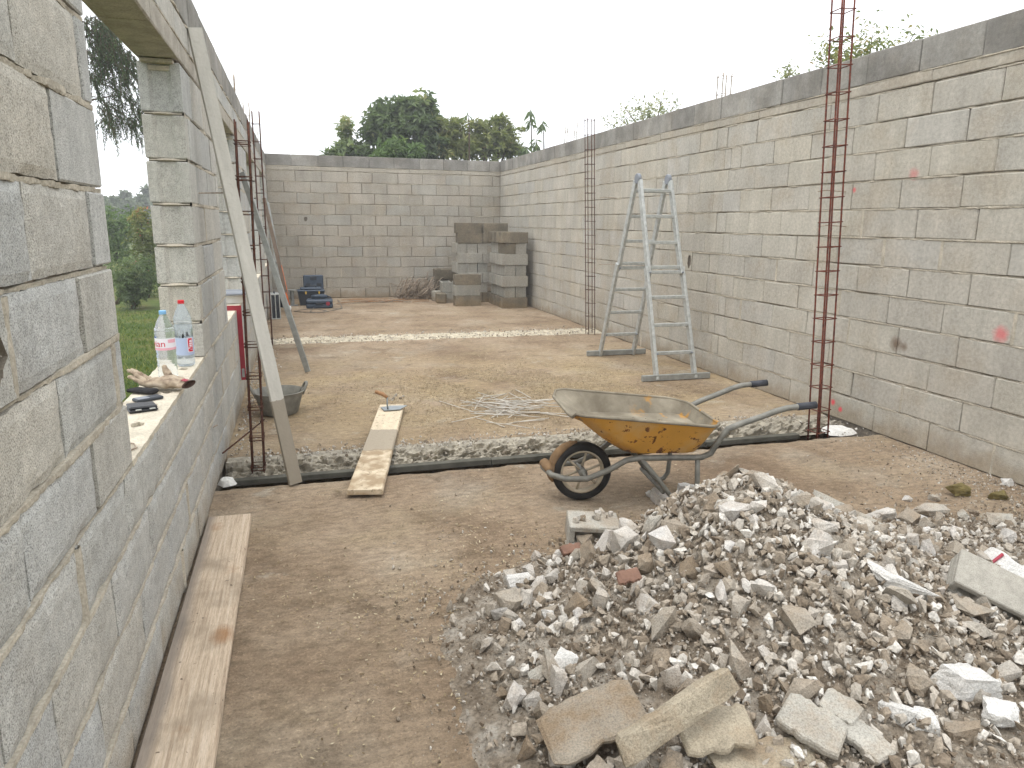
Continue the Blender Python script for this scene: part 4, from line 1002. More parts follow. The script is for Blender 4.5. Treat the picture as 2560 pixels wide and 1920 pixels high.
# ------------------------------------------------------------------ tools at the far end
al = thing('flight_case', 'black case with aluminium edges standing by left wall', 'case', (-.415, 12.33, 0), (0, 0, R(6)))
m = MB(); m.cbox((-.062, -.15, .012), (.062, .15, .39), .004); m.build('panel', MDKP, al)
for x in (-.065, 0.0, .065):
    for y in (-.152, .152):
        m = MB(); m.cbox((x-.008, y-.008, .0), (x+.008, y+.008, .40), .003); m.build('edge_strip', MALU, al)
for z in (.006, .395):
    m = MB(); m.cbox((-.072, -.158, z-.008), (.072, .158, z+.008), .004); m.build('rim', MALU, al)
m = MB(); m.tube([(0, -.06, .40), (0, -.05, .43), (0, .05, .43), (0, .06, .40)], .009, 8); m.build('handle', MDKP, al, True)
tb = thing('tool_box', 'large dark tool box with domed lid and yellow latches', 'tool box', (.185, 14.2, 0), (0, 0, R(3)))
m = MB(); V = [(-.205, -.12, 0), (.205, -.12, 0), (.205, .12, 0), (-.205, .12, 0), (-.24, -.14, .25), (.24, -.14, .25), (.24, .14, .25), (-.24, .14, .25)]; m.add(V, [(3, 2, 1, 0), (4, 5, 6, 7), (0, 1, 5, 4), (1, 2, 6, 5), (2, 3, 7, 6), (3, 0, 4, 7)]); m.build('body', MDKP, tb)
m = MB(); m.cbox((-.25, -.15, .252), (.25, .15, .29), .012); m.cbox((-.2, -.10, .291), (.2, .10, .33), .02); m.build('lid', MBLUE, tb, 'auto')
for x in (-.1, .14): m = MB(); m.cbox((x-.014, -.162, .215), (x+.014, -.151, .265), .004); m.build('latch', MYELP, tb)
m = MB(); m.tube([(-.1, 0, .325), (-.09, 0, .36), (.09, 0, .36), (.1, 0, .325)], .012, 8); m.build('handle', MDKP, tb, True)
tc_ = thing('drill_case', 'upright blue grey tool case behind the large tool box', 'tool case', (.25, 14.78, 0), (R(-4), 0, R(2)))
m = MB(); m.cbox((-.19, -.055, .0), (.19, .0, .52), .018); m.cbox((-.19, .002, .0), (.19, .055, .52), .018); m.build('shell', MBLUE, tc_, 'auto')
m = MB(); m.cbox((-.15, -.066, .30), (-.06, -.056, .36), .004); m.cbox((.06, -.066, .30), (.15, -.056, .36), .004); m.build('latch', MDKP, tc_)
m = MB(); m.cbox((-.06, -.064, .42), (.06, -.056, .49), .004); m.build('panel', MDKP, tc_)
dc = thing('drill_case', 'flat blue grey tool case with round red badge, lying in front', 'tool case', (.325, 13.72, 0), (0, 0, R(-3)))
m = MB(); m.cbox((-.235, -.16, 0), (.235, .16, .078), .02); m.cbox((-.235, -.16, .082), (.235, .16, .155), .022); m.build('shell', MBLUE, dc, 'auto')
m = MB(); m.lathe([(.0, 0), (.036, 0), (.036, .006), (0, .006)], 20, Matrix.Translation((.15, -.160, .085))@Matrix.Rotation(R(90), 4, 'X'), cap=False); m.build('badge', MREDP, dc)
m = MB(); m.cbox((-.07, -.172, .065), (.07, -.161, .10), .005); m.build('handle', MDKP, dc)
pt = thing('power_tool', 'blue grey power tool lying on top of the flat tool case', 'power tool', (.33, 13.72, .156), (0, 0, R(5)))
m = MB(); m.tube([(-.15, 0, .04), (-.06, 0, .045), (.08, 0, .045), (.14, 0, .04)], [.03, .04, .04, .028], 14); m.build('body', MBLUE, pt, True)
m = MB(); m.tube([(.14, 0, .04), (.18, -.01, .035), (.2, -.03, .02)], .015, 8); m.build('handle', MDKP, pt, True)
pts = [G(640+a/4.608, 480+b/4.608, .008) for a, b in ((880, 1345), (960, 1345), (990, 1340), (975, 1290), (935, 1240), (960, 1260), (995, 1335), (900, 1362), (780, 1385), (600, 1392), (440, 1372), (560, 1352), (700, 1345), (820, 1370), (720, 1392), (620, 1380), (700, 1300))]
m = MB(); m.tube(pts, .007, 6); tag(m.build('power_cable', MCABLE, smooth=True), 'loops of grey power cable on floor before the tool cases', 'cable', kind='thing')
sp = thing('cable_spool', 'small grey steel post base standing beside tool box', 'post base', (-.155, 14.12, 0))
m = MB(); m.lathe([(.10, 0), (.10, .012), (.035, .013), (.035, .285), (.10, .286), (.10, .298)], 20); m.build('column', MALU_D, sp, 'auto')
# stepladder folded against the wall
sl_ = thing('step_ladder', 'worn narrow ladder leaning in the far left corner', 'ladder', (-.28, 13.5, 0))
for sx in (0, 1):
    A = Vector((-.01+.10*(1-sx), -.45+.62*sx, 0)); B = Vector((-.235, -.28+.62*sx, 1.92)); y = (B-A).normalized(); x = Vector((0, 1, 0)); x = (x-y*x.dot(y)).normalized(); zz = x.cross(y)
    Mx = Matrix(((x.x, y.x, zz.x, A.x), (x.y, y.y, zz.y, A.y), (x.z, y.z, zz.z, A.z), (0, 0, 0, 1))); m = MB(); m.cbox((-.02, .015, -.03), (.02, (B-A).length, .03), .004, Mx); m.build('rail', MBROWN if sx == 0 else MALU_D, sl_)
for k in range(6):
    q = .14+.145*k; A = Vector((.09, -.45, 0)).lerp(Vector((-.235, -.28, 1.92)), q); B = Vector((-.01, .17, 0)).lerp(Vector((-.235, .34, 1.92)), q)
    m = MB(); m.tube([A, B], .014, 8); m.build('rung', MBROWN, sl_, True)
sh = thing('shovel', 'orange handled tool propped beside the narrow ladder', 'shovel', (-.22, 13.05, 0))
m = MB(); m.tube([(.0, 0, .12), (-.03, .05, .4), (-.09, .12, .80)], [.034, .03, .022], 10); m.build('handle', MORANGE, sh, True)
m = MB(); m.tube([(-.09, .12, .80), (-.24, .3, 1.86)], .017, 10); m.build('pole', MALU_D, sh, True)
m = MB(); m.cbox((-.05, -.03, .0), (.05, .03, .12), .02); m.build('foot', MWHITE, sh)
m = MB(); m.lathe([(.05, .0), (.055, .02), (.055, .30), (.02, .42), (.02, .45)], 18); tag(m.build('gas_bottle', MDKP, None, 'auto', (-.33, 13.9, 0)), 'dark cylinder standing in the far left corner', 'cylinder', kind='thing')

# white plaster bits at the trench ends
for (x, y, lb, sc) in ((-.49, 4.47, 'white plaster lump at the left end of the open trench', 1.0), (3.98, 4.50, 'white plaster patch at the right end of the open trench', 2.6)):
    m = MB(); n = 10; V = [(0, 0, .022)]
    for ring_, zz in ((.35, .021), (.7, .014), (1, -.02)):
        for i in range(n): a = 2*math.pi*i/n; q = ring_*(.055*sc)*(1+.35*N((i, ring_, x), 1.7)); V.append((q*math.cos(a), q*math.sin(a)*.8, zz+.012*N((i, 3, ring_), 1.9)))
    F = [(0, 1+i, 1+(i+1) % n) for i in range(n)]+[(1+r_*n+i, 1+(r_+1)*n+i, 1+(r_+1)*n+(i+1) % n, 1+r_*n+(i+1) % n) for r_ in range(2) for i in range(n)]
    m.add(V, F); tag(m.build('plaster_lump', MPLASTER, None, False, (x, y, 0)), lb, 'plaster', kind='thing')

# ------------------------------------------------------------------ rubble
def PH(x, y):
    ry = .34 if y > 2.62 else .70; rx = .44 if x < 1.78 else .62
    h = .38*math.exp(-((x-1.78)/rx)**2-((y-2.62)/ry)**2)
    h += .11*math.exp(-((x-1.75)/1.12)**4-((y-1.95)/.85)**4) + .055*math.exp(-((x-3.2)/.6)**4-((y-2.25)/.55)**4)
    return h
def PHn(x, y):
    h = PH(x, y); k = min(1, h/.06); return h + k*(.022*N((x, y, 0), 5)+.012*N((x, y, 4), 14)+.007*N((x, y, 8), 34))
def hit(px, py, lift=0.0):
    """where a photo pixel meets the heap"""
    r = ray(px, py); t_ = .8
    while t_ < 8:
        p = CAM+r*t_
        if p.z <= max(0, PH(p.x, p.y))+lift: return p
        t_ += .004
    return G(px, py)
pile = thing('rubble_pile', 'big heap of broken concrete rubble and soil in the right foreground', 'rubble pile', (1.85, 2.4, 0))
xs = np.linspace(.35, 4.12, 230); ys = np.linspace(.75, 3.35, 170)
me = grid('soil_mound', xs, ys, lambda x, y: (x, y, PHn(x, y)-.012-.02*max(0, 1-PH(x, y)/.02)), MMOUND, True); tag(link('soil_mound', me, pile), kind='stuff')
def rock(seed, sub=2, flat=(1, 1, 1), cuts=11):
    """angular broken lump: convex hull of a few points, then fractured faces for the bigger ones"""
    rr = random.Random(seed); bm = bmesh.new()
    for i in range(9+cuts//2 if sub else 8):
        p = Vector((rr.uniform(-1, 1), rr.uniform(-1, 1), rr.uniform(-1, 1)))
        p = p/max(abs(p.x), abs(p.y), abs(p.z), .001)*rr.uniform(.55, .85) if rr.random() < .6 else p.normalized()*rr.uniform(.75, 1.0); bm.verts.new(p)
    res = bmesh.ops.convex_hull(bm, input=bm.verts); bmesh.ops.delete(bm, geom=[v for v in bm.verts if not v.link_faces], context='VERTS')
    bmesh.ops.triangulate(bm, faces=bm.faces)
    if sub >= 2: bmesh.ops.subdivide_edges(bm, edges=bm.edges[:], cuts=2 if sub == 2 else 5, use_grid_fill=True); bmesh.ops.triangulate(bm, faces=bm.faces)
    bm.normal_update(); k = (0, 0, .055, .06)[sub]
    for v in bm.verts:
        if k: v.co += v.normal*k*(noise.noise(v.co*2.2+Vector((seed, 0, 0)))+.7*noise.noise(v.co*5.5+Vector((seed, 3, 0)))+.5*noise.noise(v.co*12+Vector((seed, 5, 0))))
    bm.verts.index_update(); V = [(v.co.x*flat[0], v.co.y*flat[1], v.co.z*flat[2]) for v in bm.verts]; F = [tuple(v.index for v in f.verts) for f in bm.faces]; bm.free(); return V, F
def rock_mesh(seed, mat, sub=2, flat=(1, 1, 1), cuts=11, smooth=False):
    m = MB(); m.add(*rock(seed, sub, flat, cuts)); return m.mesh('rubble_chunk', mat, smooth)
ROCKS = [rock_mesh(100+i, MRUB, 2, random.choice(((1, .8, .7), (1, .62, .55), (1, .75, .42), (.9, .85, .8))), 12) for i in range(18)]
placed = 0
sizes = sorted([.028+.046*random.random()**1.8 for _ in range(300)], reverse=True)
while placed < 300:
    x, y = random.uniform(.4, 3.9), random.uniform(1.45, 3.2); h = PH(x, y)
    if h < .028 and random.random() > .05: continue
    if x > 1.2*y+.45: continue
    if x > 2.7 and random.random() > .6: continue
    r = sizes[placed]
    if h < .028: r = min(r, .03)
    o = link('rubble_chunk', random.choice(ROCKS), pile, (x, y, max(0, PHn(x, y))+r*random.uniform(.0, .35)), (random.random()*6, random.random()*6, random.random()*6)); o.scale = (r*1.25, r*1.25, r*1.25); placed += 1
def gravel(name, n, r0, r1, pw, where, label=None, parent=None, sub=1, mat=None, z_of=None, tint=(0, 1)):
    protos = [rock(500+i, sub, ((1, .8, .62), (1.2, .7, .5), (1, 1, .42))[i % 3], 6) for i in range(14)]; Vs = []; Fs = []; T = []; off = 0
    PV = [np.array(p[0]) for p in protos]; PF = [np.array(p[1]) for p in protos]; k = 0
    while k < n:
        q = where()
        if q is None: continue
        x, y = q; r = r0+(r1-r0)*random.random()**pw; i = random.randrange(14)
        E3 = np.array(Euler((random.random()*6, random.random()*6, random.random()*6)).to_matrix())
        z = (z_of(x, y) if z_of else max(PHn(x, y), 0))+r*.3
        V = PV[i]*r@E3.T+np.array((x, y, z)); Vs.append(V); Fs.append(PF[i]+off); T += [random.uniform(*tint)]*len(PF[i]); off += len(V); k += 1
    me = np_mesh(name, np.concatenate(Vs), np.concatenate(Fs), mat or MGRAV, False, T); o = link(name, me, parent)
    return tag(o, label, kind='stuff')
def w_pile():
    x, y = random.uniform(.3, 4.1), random.uniform(1.1, 3.4); h = PH(x, y)
    return (x, y) if random.random() < min(1, h/.05)+.03 else None
def w_top():
    x, y = random.uniform(.5, 3.9), random.uniform(1.3, 3.3); h = PH(x, y)
    return (x, y) if random.random() < min(1, h/.22)**1.2+.05*(h > .03) else None
gravel('medium_rubble', 4200, .013, .036, 1.7, w_top, None, pile, 1, tint=(.12, .95))
gravel('small_rubble', 11000, .005, .015, 1.5, w_pile, None, pile, 1, tint=(.0, .85))
gravel('fine_rubble', 22000, .002, .0065, 1.6, w_pile, None, pile, 0, tint=(.0, .75))
fix_parent(pile)
# pieces that stand out of the heap
def chunk(px, py, size, label, mat=MPOLY, seed=1, flat=(1, .75, .6), rot=(0, 0, 0), cuts=11, lift=0.0, name='rubble_chunk', cat='rubble', sub=3, group='larger pieces lying on the rubble'):
    p = hit(px, py); o = link(name, rock_mesh(seed, mat, sub, flat, cuts), None, p+Vector((0, 0, size*.22+lift)), rot); o.scale = (size, size, size); return tag(o, label, cat, group, 'thing')
Z = lambda d, x=0, y=0: (R(x), R(y), R(d))
chunk(1655, 1252, .10, 'large pale chunk crowning the heap below the wheelbarrow leg', MRUB, 11, (1.2, .8, .7), Z(20, 10, 5))
chunk(1720, 1232, .085, 'white chunk on the heap top beside the crowning piece', MPOLY, 12, (1.1, .8, .7), Z(-15))
chunk(1622, 1240, .035, 'small white lump left of the heap top', MPOLY, 13, (1, .7, .9), Z(30))
chunk(2245, 1470, .10, 'long white block fragment on the right flank of the heap', MPOLY, 14, (1.6, .62, .5), Z(-35, 10, 14), 9)
chunk(2272, 1308, .075, 'bright white lump at the right back edge of heap', MPOLY, 15, (1.2, .8, .7), Z(12))
chunk(2200, 1296, .09, 'pale grey rough lump left of the bright white one', MRUB, 16, (1.4, .7, .6), Z(5))
chunk(2318, 1285, .085, 'pinkish grey rough lump behind the bright white one', MRUB, 17, (1.4, .7, .55), Z(-8))
chunk(2410, 1720, .105, 'white lumpy plaster mass low on the right of heap', MPOLY, 18, (1.3, .9, .7), Z(-20), 7)
chunk(2480, 1790, .085, 'white flaky plaster piece at the lower right', MPOLY, 19, (1.3, .8, .5), Z(-40), 7)
chunk(2320, 1820, .062, 'white rounded chunk below the plaster mass', MPOLY, 20, (1, .9, .9), Z(10))
chunk(2405, 1840, .066, 'pale squarish chunk right of the rounded white chunk', MRUB, 21, (1, .95, .8), Z(-25), 8)
chunk(2250, 1790, .06, 'white speckled chunk left of the rounded white chunk', MPOLY, 22, (.7, 1.2, .7), Z(20))
chunk(1290, 1462, .062, 'white crumbly lump at the left edge of the heap', MPOLY, 23, (1.3, .8, .7), Z(-12), 7)
chunk(1368, 1540, .038, 'bright white cube shaped bit near left edge', MPOLY, 24, (.8, .8, 1), Z(25), 7)
chunk(1283, 1552, .055, 'pale rough lump below the crumbly white one', MRUB, 25, (1.1, .8, .7), Z(0))
chunk(1410, 1668, .062, 'pale flat topped chunk in the lower left of heap', MPOLY, 26, (1, .9, .8), Z(15), 8)
chunk(1350, 1690, .055, 'grey white chunk left of the flat topped one', MSLABG, 27, (1.2, .8, .6), Z(35), 8)
chunk(1625, 1330, .07, 'upright grey mortar piece on the left flank of heap', MSLABG, 28, (.6, .7, 1.3), Z(10, 15), 7)
chunk(1432, 1880, .06, 'white angular piece at the lower left tip of a slab', MPOLY, 29, (1.2, .7, .5), Z(20), 9)
chunk(2520, 1212, .05, 'small white stone at the foot of the right wall', MPOLY, 30, (1, .8, .7), Z(0), 7)
chunk(2398, 1238, .08, 'rounded mossy green brown stone right of the heap', MMOSS, 31, (1.2, .85, .85), Z(-10), 3, .02)
chunk(2485, 1246, .075, 'second mossy stone nearer the right wall', MMOSS, 32, (1.3, .75, .7), Z(-15), 3, .015)
chunk(2410, 1292, .06, 'angular grey stone between white lumps and wall', MSLABG, 33, (1.1, .8, .6), Z(20), 8)
chunk(2500, 1308, .085, 'grey flat stone near the right edge of picture', MSLABG, 34, (1.4, .7, .4), Z(-25), 9)
chunk(2338, 1250, .04, 'small pale stone beside the mossy stone', MRUB, 35, (1, .9, .7), Z(0))
def slabv(P, Q, wv, width, th, label, mat, name='slab_fragment', jag=.11, seed=1, n=13, cat='slab'):
    P, Q = Vector(P), Vector(Q); x = (Q-P).normalized(); L = (Q-P).length; y = Vector(wv); y = (y-x*x.dot(y)).normalized(); z = x.cross(y); rr = random.Random(seed)
    en = lambda i, q: (1+1.9*jag*N((i*.42, q, seed), 1.0)+.35*jag*rr.uniform(-1, 1))*(.80 if i in (0, n) else .94 if i in (1, n-1) else 1)
    out = [(L*i/n, -width*.5*en(i, 0)) for i in range(n+1)]+[(L*(n-i)/n, width*.5*en(n-i, 7)) for i in range(n+1)]
    out = [(a+(rr.uniform(-.05, .05)*L if i in (0, n, n+1, 2*n+1) else 0), b) for i, (a, b) in enumerate(out)]; k = len(out); cx = sum(p[0] for p in out)/k; cy = sum(p[1] for p in out)/k
    m = MB(); V = [(cx, cy, .004)]; F = []
    for s, zz in ((.55, .003), (.93, 0), (1.0, -.006), (1.0+rr.uniform(-.03, .03), -th*.6), (.95, -th)):
        for i, (a, b) in enumerate(out): V.append((cx+(a-cx)*s+.003*N((i, s*9, seed), 1.3), cy+(b-cy)*s+.004*N((i, s*7, seed+4), 1.3), zz+.004*N((a*9, b*9, s+seed), 1.5)))
    V.append((cx, cy, -th)); F += [(0, 1+i, 1+(i+1) % k) for i in range(k)]
    for r_ in range(4): F += [(1+r_*k+i, 1+(r_+1)*k+i, 1+(r_+1)*k+(i+1) % k, 1+r_*k+(i+1) % k) for i in range(k)]
    F += [(1+4*k+i, 1+5*k, 1+4*k+(i+1) % k) for i in range(k)]
    m.add(V, F); o = m.build(name, mat); o.matrix_basis = Matrix(((x.x, y.x, z.x, P.x), (x.y, y.y, z.y, P.y), (x.z, y.z, z.z, P.z), (0, 0, 0, 1)))
    return tag(o, label, cat, 'broken slabs on the rubble', 'thing')
slabv(G(1548, 1898, .18), G(1832, 1702, .31), (-.18, .35, .92), .078, .04, 'long beige broken screed slab jutting up at the bottom of heap', MSLAB, seed=3, jag=.09)
slabv(G(1360, 1850, .115), G(1590, 1738, .175), (-.5, .75, .02), .19, .022, 'wide grey broken slab half buried, left of the beige slab', MSLABD, seed=5, jag=.1)
slabv(G(1710, 1835, .17), G(1880, 1800, .19), (-.3, .9, .2), .13, .022, 'small beige slab under the long beige slab', MSLAB, seed=6)
slabv(G(1960, 1760, .19), G(2110, 1850, .15), (.3, .9, .35), .13, .03, 'pale thick slab fragment in the lower middle of heap', MSLABG, seed=8)
slabv(G(2120, 1800, .15), G(2225, 1895, .12), (.5, .8, .2), .09, .024, 'narrow pale slab fragment right of the thick one', MSLABG, seed=9)
slabv(G(2060, 1740, .18), G(2150, 1790, .16), (.3, .9, .3), .09, .022, 'short pale slab piece above the narrow fragment', MSLABG, seed=10)
slabv(G(1780, 1905, .12), G(2060, 1900, .10), (-.1, .95, .2), .16, .03, 'beige slab lying at the bottom edge of picture', MSLAB, seed=12)
slabv(G(2030, 1233, .27), G(2260, 1352, .15), (.1, .6, .55), .06, .045, 'narrow grey concrete strip lying along the back of the heap', MSLABG, seed=14, jag=.04, name='concrete_strip', cat='strip')
slabv(G(2200, 1340, .14), G(2330, 1410, .10), (.2, .9, .3), .15, .03, 'grey flat piece behind the right flank of heap', MSLABG, seed=15)
slabv(G(2240, 1545, .14), G(2360, 1505, .14), (-.2, .8, .5), .10, .03, 'grey squarish mortar piece on the right flank', MSLABG, seed=16)
slabv(G(2215, 1590, .13), G(2300, 1560, .13), (-.1, .6, .6), .045, .03, 'small grey bar of mortar on the right flank', MSLABG, seed=17, jag=.06)
slabv(G(2420, 1560, .10), G(2480, 1650, .09), (.8, .4, .3), .11, .016, 'brown tile fragment on right of the heap', MTILE, seed=18, name='tile_fragment', cat='tile')
slabv(G(2360, 1600, .10), G(2390, 1640, .09), (.8, .4, .2), .06, .016, 'smaller brown tile chip left of the brown tile fragment', MTILE, seed=19, name='tile_fragment', cat='tile')
slabv(G(2330, 1400, .09), G(2385, 1420, .09), (.1, .9, .3), .05, .02, 'red brick chip under the white pieces on right', MTILE, seed=20, name='tile_fragment', cat='tile')
slabv(G(2110, 1310, .27), G(2170, 1345, .25), (.2, .9, .2), .05, .02, 'dark red brick chip high on the heap', MTILE, seed=21, name='tile_fragment', cat='tile')
slabv(G(1540, 1445, .26), G(1600, 1430, .28), (.1, .8, .5), .055, .016, 'pinkish tile chip on the left flank of heap', MTILE, seed=22, name='tile_fragment', cat='tile')
slabv(G(1405, 1375, .09), G(1455, 1365, .10), (.1, .8, .5), .05, .03, 'dark red brick bit below the hollow block', MTILE, seed=23, name='tile_fragment', cat='tile')
o = slabv(G(2440, 1385, .10), G(2580, 1490, .08), (.5, .8, .35), .16, .06, 'large white plaster block with red stripe at right edge', MPOLY, name='plaster_block', jag=.08, seed=24, cat='plaster')
m = MB(); m.tube([(.10, -.07, .008), (.10, .07, .009)], .007, 6); m.build('red_stripe', MREDP, o, True)
def hollow_bit(px, py, size, rot, label, lift=.02, mat=None):
    L, T, Hh = size; m = MB(); w = .028; m.cbox((-L/2, -T/2, 0), (L/2, T/2, w), .004, jit=.7); m.cbox((-L/2, -T/2, Hh-w), (L/2, T/2, Hh), .004, jit=.7)
    for x in (-L/2, L/2-w): m.cbox((x, -T/2+.003, w-.001), (x+w, T/2-.003, Hh-w+.001), .003, jit=.5)
    p = hit(px, py); return tag(m.build('hollow_block_fragment', mat or MSLABG, None, False, p+Vector((0, 0, lift)), rot), label, 'block', 'hollow block fragments', 'thing')
hollow_bit(1478, 1350, (.25, .17, .115), (R(6), R(3), R(-14)), 'broken hollow block with open core at the left back of heap', .0)
hollow_bit(2500, 1510, (.40, .17, .09), (R(30), R(20), R(-42)), 'tilted grey hollow block fragment at the right edge', .01, MLOOSE)
cr = [(1455, 1300), (1490, 1292), (1520, 1298), (1545, 1300), (1435, 1308)]
t = thing('mortar_crumbs', 'pale mortar crumbs lying on top of the broken hollow block', 'mortar', hit(1478, 1350)+Vector((0, 0, .112)))
for i in range(12):
    o = link('crumb', ROCKS[i], t, (random.uniform(-.11, .11), random.uniform(-.06, .07), .012), (random.random()*6, random.random()*6, random.random()*6)); q = random.uniform(.012, .034); o.scale = (q, q, q)

# ------------------------------------------------------------------ fine scatter on the floors
def w_right():
    x = XR-abs(random.gauss(0, .28)); y = random.uniform(2.2, 5.5); return (x, y) if XL < x < XR-.01 and random.random() < math.exp(-max(0, y-3.2)*1.3) else None
def w_left():
    x = XL+.02+abs(random.gauss(0, .09)); y = random.uniform(4.95, 9.4); return (x, y)
def w_near():
    x, y = random.uniform(XL+.3, XR), random.uniform(1.2, 4.2); q = N((x, y, 0), 1.3)+.35*N((x, y, 0), 5); return (x, y) if q > .05 and random.random() < .6 else None
def w_field():
    x, y = random.uniform(2.4, 4.15), random.uniform(1.6, 3.5); return (x, y) if random.random() < math.exp(-max(0, y-2.9)*3) else None
def w_trench():
    return random.uniform(XL+.1, 3.9), T1B+random.gauss(.0, .07)
def w_trench2():
    return random.uniform(XL+.05, XR-.05), random.gauss((T2A+T2B)/2, .17)
fl0 = lambda x, y: fz(x, y)
gravel('gravel', 2200, .003, .013, 2, w_right, 'loose gravel along the foot of the right wall', None, 0, z_of=fl0, tint=(.1, .9))
gravel('gravel', 900, .004, .018, 2, w_left, 'loose gravel along the foot of the left wall', None, 0, z_of=fl0, tint=(.3, 1))
gravel('gravel', 5200, .0012, .0042, 2, w_near, 'fine grit scattered over the near floor', None, 0, z_of=fl0, tint=(0, .75))
gravel('gravel', 170, .005, .014, 2, w_near, 'small soil clods on the near floor', None, 1, z_of=fl0, tint=(.0, .45))
gravel('gravel', 3000, .003, .016, 2.4, w_field, 'loose rubble grit between the heap and right wall', None, 0, tint=(.05, .8))
def w_slope():
    return random.uniform(XL+.1, 3.95), random.uniform(4.64, 4.99)
tag(gravel('gravel', 150, .008, .03, 2.0, w_slope, 'lumps of broken concrete on the trench slope', None, 2, z_of=lambda x, y: -.055+.055*min(1, (y-4.62)/.22)-.006, tint=(.15, .6)))
gravel('gravel', 1500, .004, .018, 2.2, w_trench, 'crumbs of concrete along the broken trench edge', None, 0, z_of=fl0, tint=(.3, .95))
gravel('gravel', 2600, .005, .02, 2.0, w_trench2, 'pale crumbs on the filled trench', None, 0, z_of=lambda x, y: .010, tint=(.3, .9))
def chips(n, where, label):
    V = np.zeros((n*4, 3)); k = 0
    while k < n:
        q = where()
        if q is None: continue
        L, w = random.uniform(.0025, .009), random.uniform(.0012, .0036); E3 = Euler((random.gauss(0, .35), random.gauss(0, .35), random.random()*6.3)).to_matrix(); c = Vector((q[0], q[1], fz(*q)+.006+random.random()*.006))
        for i, (a, b) in enumerate(((-L, -w), (L, -w*.6), (L*.9, w), (-L*.8, w*.8))): V[k*4+i] = c+E3@Vector((a, b, 0))
        k += 1
    tag(link('wood_chips', np_mesh('wood_chips', V, np.arange(n*4).reshape(-1, 4), MCHIP, False, RNG.random(n))), label, kind='stuff')
def c_mid():
    x, y = random.gauss(1.9, .95), random.gauss(6.35, .75); return (x, y) if XL+.4 < x < XR-.2 and T1B+.1 < y < 9.2 and N((x, y, 0), 1.6)+.3*N((x, y, 2), 6) > -.18 else None
def c_all():
    x, y = random.uniform(XL+.05, XR-.05), random.uniform(1.2, 14.8); return (x, y) if not (T1A-.1 < y < T1B+.05) and N((x, y, 9), 1.1) > 0 else None
def c_near():
    x, y = random.gauss(.9, .8), random.gauss(3.0, .8); return (x, y) if XL+.25 < x < 4 and 1.2 < y < T1A-.1 and N((x, y, 5), 1.6) > -.1 else None
chips(24000, c_mid, 'pale wood chips strewn over the floor between the trenches'); chips(6000, c_all, 'sparse wood chips over the whole floor'); chips(2600, c_near, 'a few wood chips on the near floor')
t = thing('clod', 'brown soil clod on the floor behind the trowel', 'clod', G(985, 997)); 
for i in range(7):
    o = link('crumb', ROCKS[i], t, (random.gauss(0, .07), random.gauss(0, .05), .012), (random.random()*6, random.random()*6, 0)); q = random.uniform(.012, .03); o.scale = (q, q, q)

# ------------------------------------------------------------------ trees and plants
def leaves(pts, dirs, L, W, tints, name, mat, parent, fold=.25):
    """one folded four point leaf per point"""
    n = len(pts); pts = np.asarray(pts); d = np.asarray(dirs); d /= np.linalg.norm(d, axis=1)[:, None]+1e-9
    up = RNG.normal(0, .5, (n, 3))+np.array((0, 0, 1.0)); s = np.cross(d, up); s /= np.linalg.norm(s, axis=1)[:, None]+1e-9; u = np.cross(s, d)
    L = (np.asarray(L)*RNG.uniform(.7, 1.25, n))[:, None]; W = (np.asarray(W)*RNG.uniform(.8, 1.2, n))[:, None]
    V = np.stack([pts, pts+d*L*.45+s*W*.5+u*W*fold, pts+d*L-u*L*.08, pts+d*L*.45-s*W*.5+u*W*fold], 1).reshape(-1, 3); i = np.arange(n)*4
    F = np.stack([np.stack([i, i+1, i+2], 1), np.stack([i, i+2, i+3], 1)], 1).reshape(-1, 3)
    return link(name, np_mesh(name, V, F, mat, False, np.repeat(np.clip(tints, 0, 1), 2)), parent)
def rosettes(blobs, per, leaf, width, k=8):
    P, D, T = [], [], []
    for c, r3, n, tb in blobs:
        for _ in range(int(n*.62)):
            v = RNG.normal(0, 1, 3); v /= np.linalg.norm(v); q = RNG.uniform(.15, 1.0)**.6*(1+.24*RNG.normal()); p = np.array(c)+v*np.array(r3)*q
            if v[2] > .5 and RNG.random() < .0:
                for q2 in range(2): P2 = p+np.array((0, 0, leaf*.75*(q2+1))); [(D.append(np.array((math.cos(a_), math.sin(a_), .35))), P.append(P2), T.append(tb+.1+RNG.normal(0, .12))) for a_ in RNG.uniform(0, 6.28, 6)]
            ax = v*.8+np.array((0, 0, .7)); ax /= np.linalg.norm(ax); t0 = tb+RNG.normal(0, .12)
            for j in range(k):
                a = RNG.uniform(0, 6.28); o = np.cross(ax, RNG.normal(0, 1, 3)); o /= np.linalg.norm(o)+1e-9
                D.append(o*RNG.uniform(.6, 1)+ax*RNG.uniform(-.3, .7)); P.append(p+RNG.normal(0, .02, 3)); T.append(t0+RNG.normal(0, .12))
    return P, D, T
def limbs(root, base, tips, r0, mat=None):
    base = Vector(base); m = MB()
    top = sum((Vector(t_) for t_ in tips), Vector())/len(tips); fork = base.lerp(top, .5)
    m.tube([base, base.lerp(fork, .5)+Vector((.05, 0, 0)), fork], [r0, r0*.8, r0*.6], 8)
    for t_ in tips:
        t_ = Vector(t_); mid = fork.lerp(t_, .5)+Vector((random.gauss(0, .1), random.gauss(0, .1), .1)); m.tube([fork, mid, t_], [r0*.5, r0*.3, r0*.12], 6)
    return m.build('trunk', mat or MBARK, root, True)
def pxblob(x, y, rx, ry, Y, n, tint, plane='Y', deep=1.0):
    c = atY(x, y, Y) if plane == 'Y' else atX(x, y, Y); e = atY(x+rx, y, Y) if plane == 'Y' else atX(x+rx, y, Y); r = abs((e-c).dot(Rv)); f_ = atY(x, y+ry, Y) if plane == 'Y' else atX(x, y+ry, Y); rz = abs(f_.z-c.z)
    return ((c.x, c.y, c.z), (r, r*deep+.25, rz), n, tint)
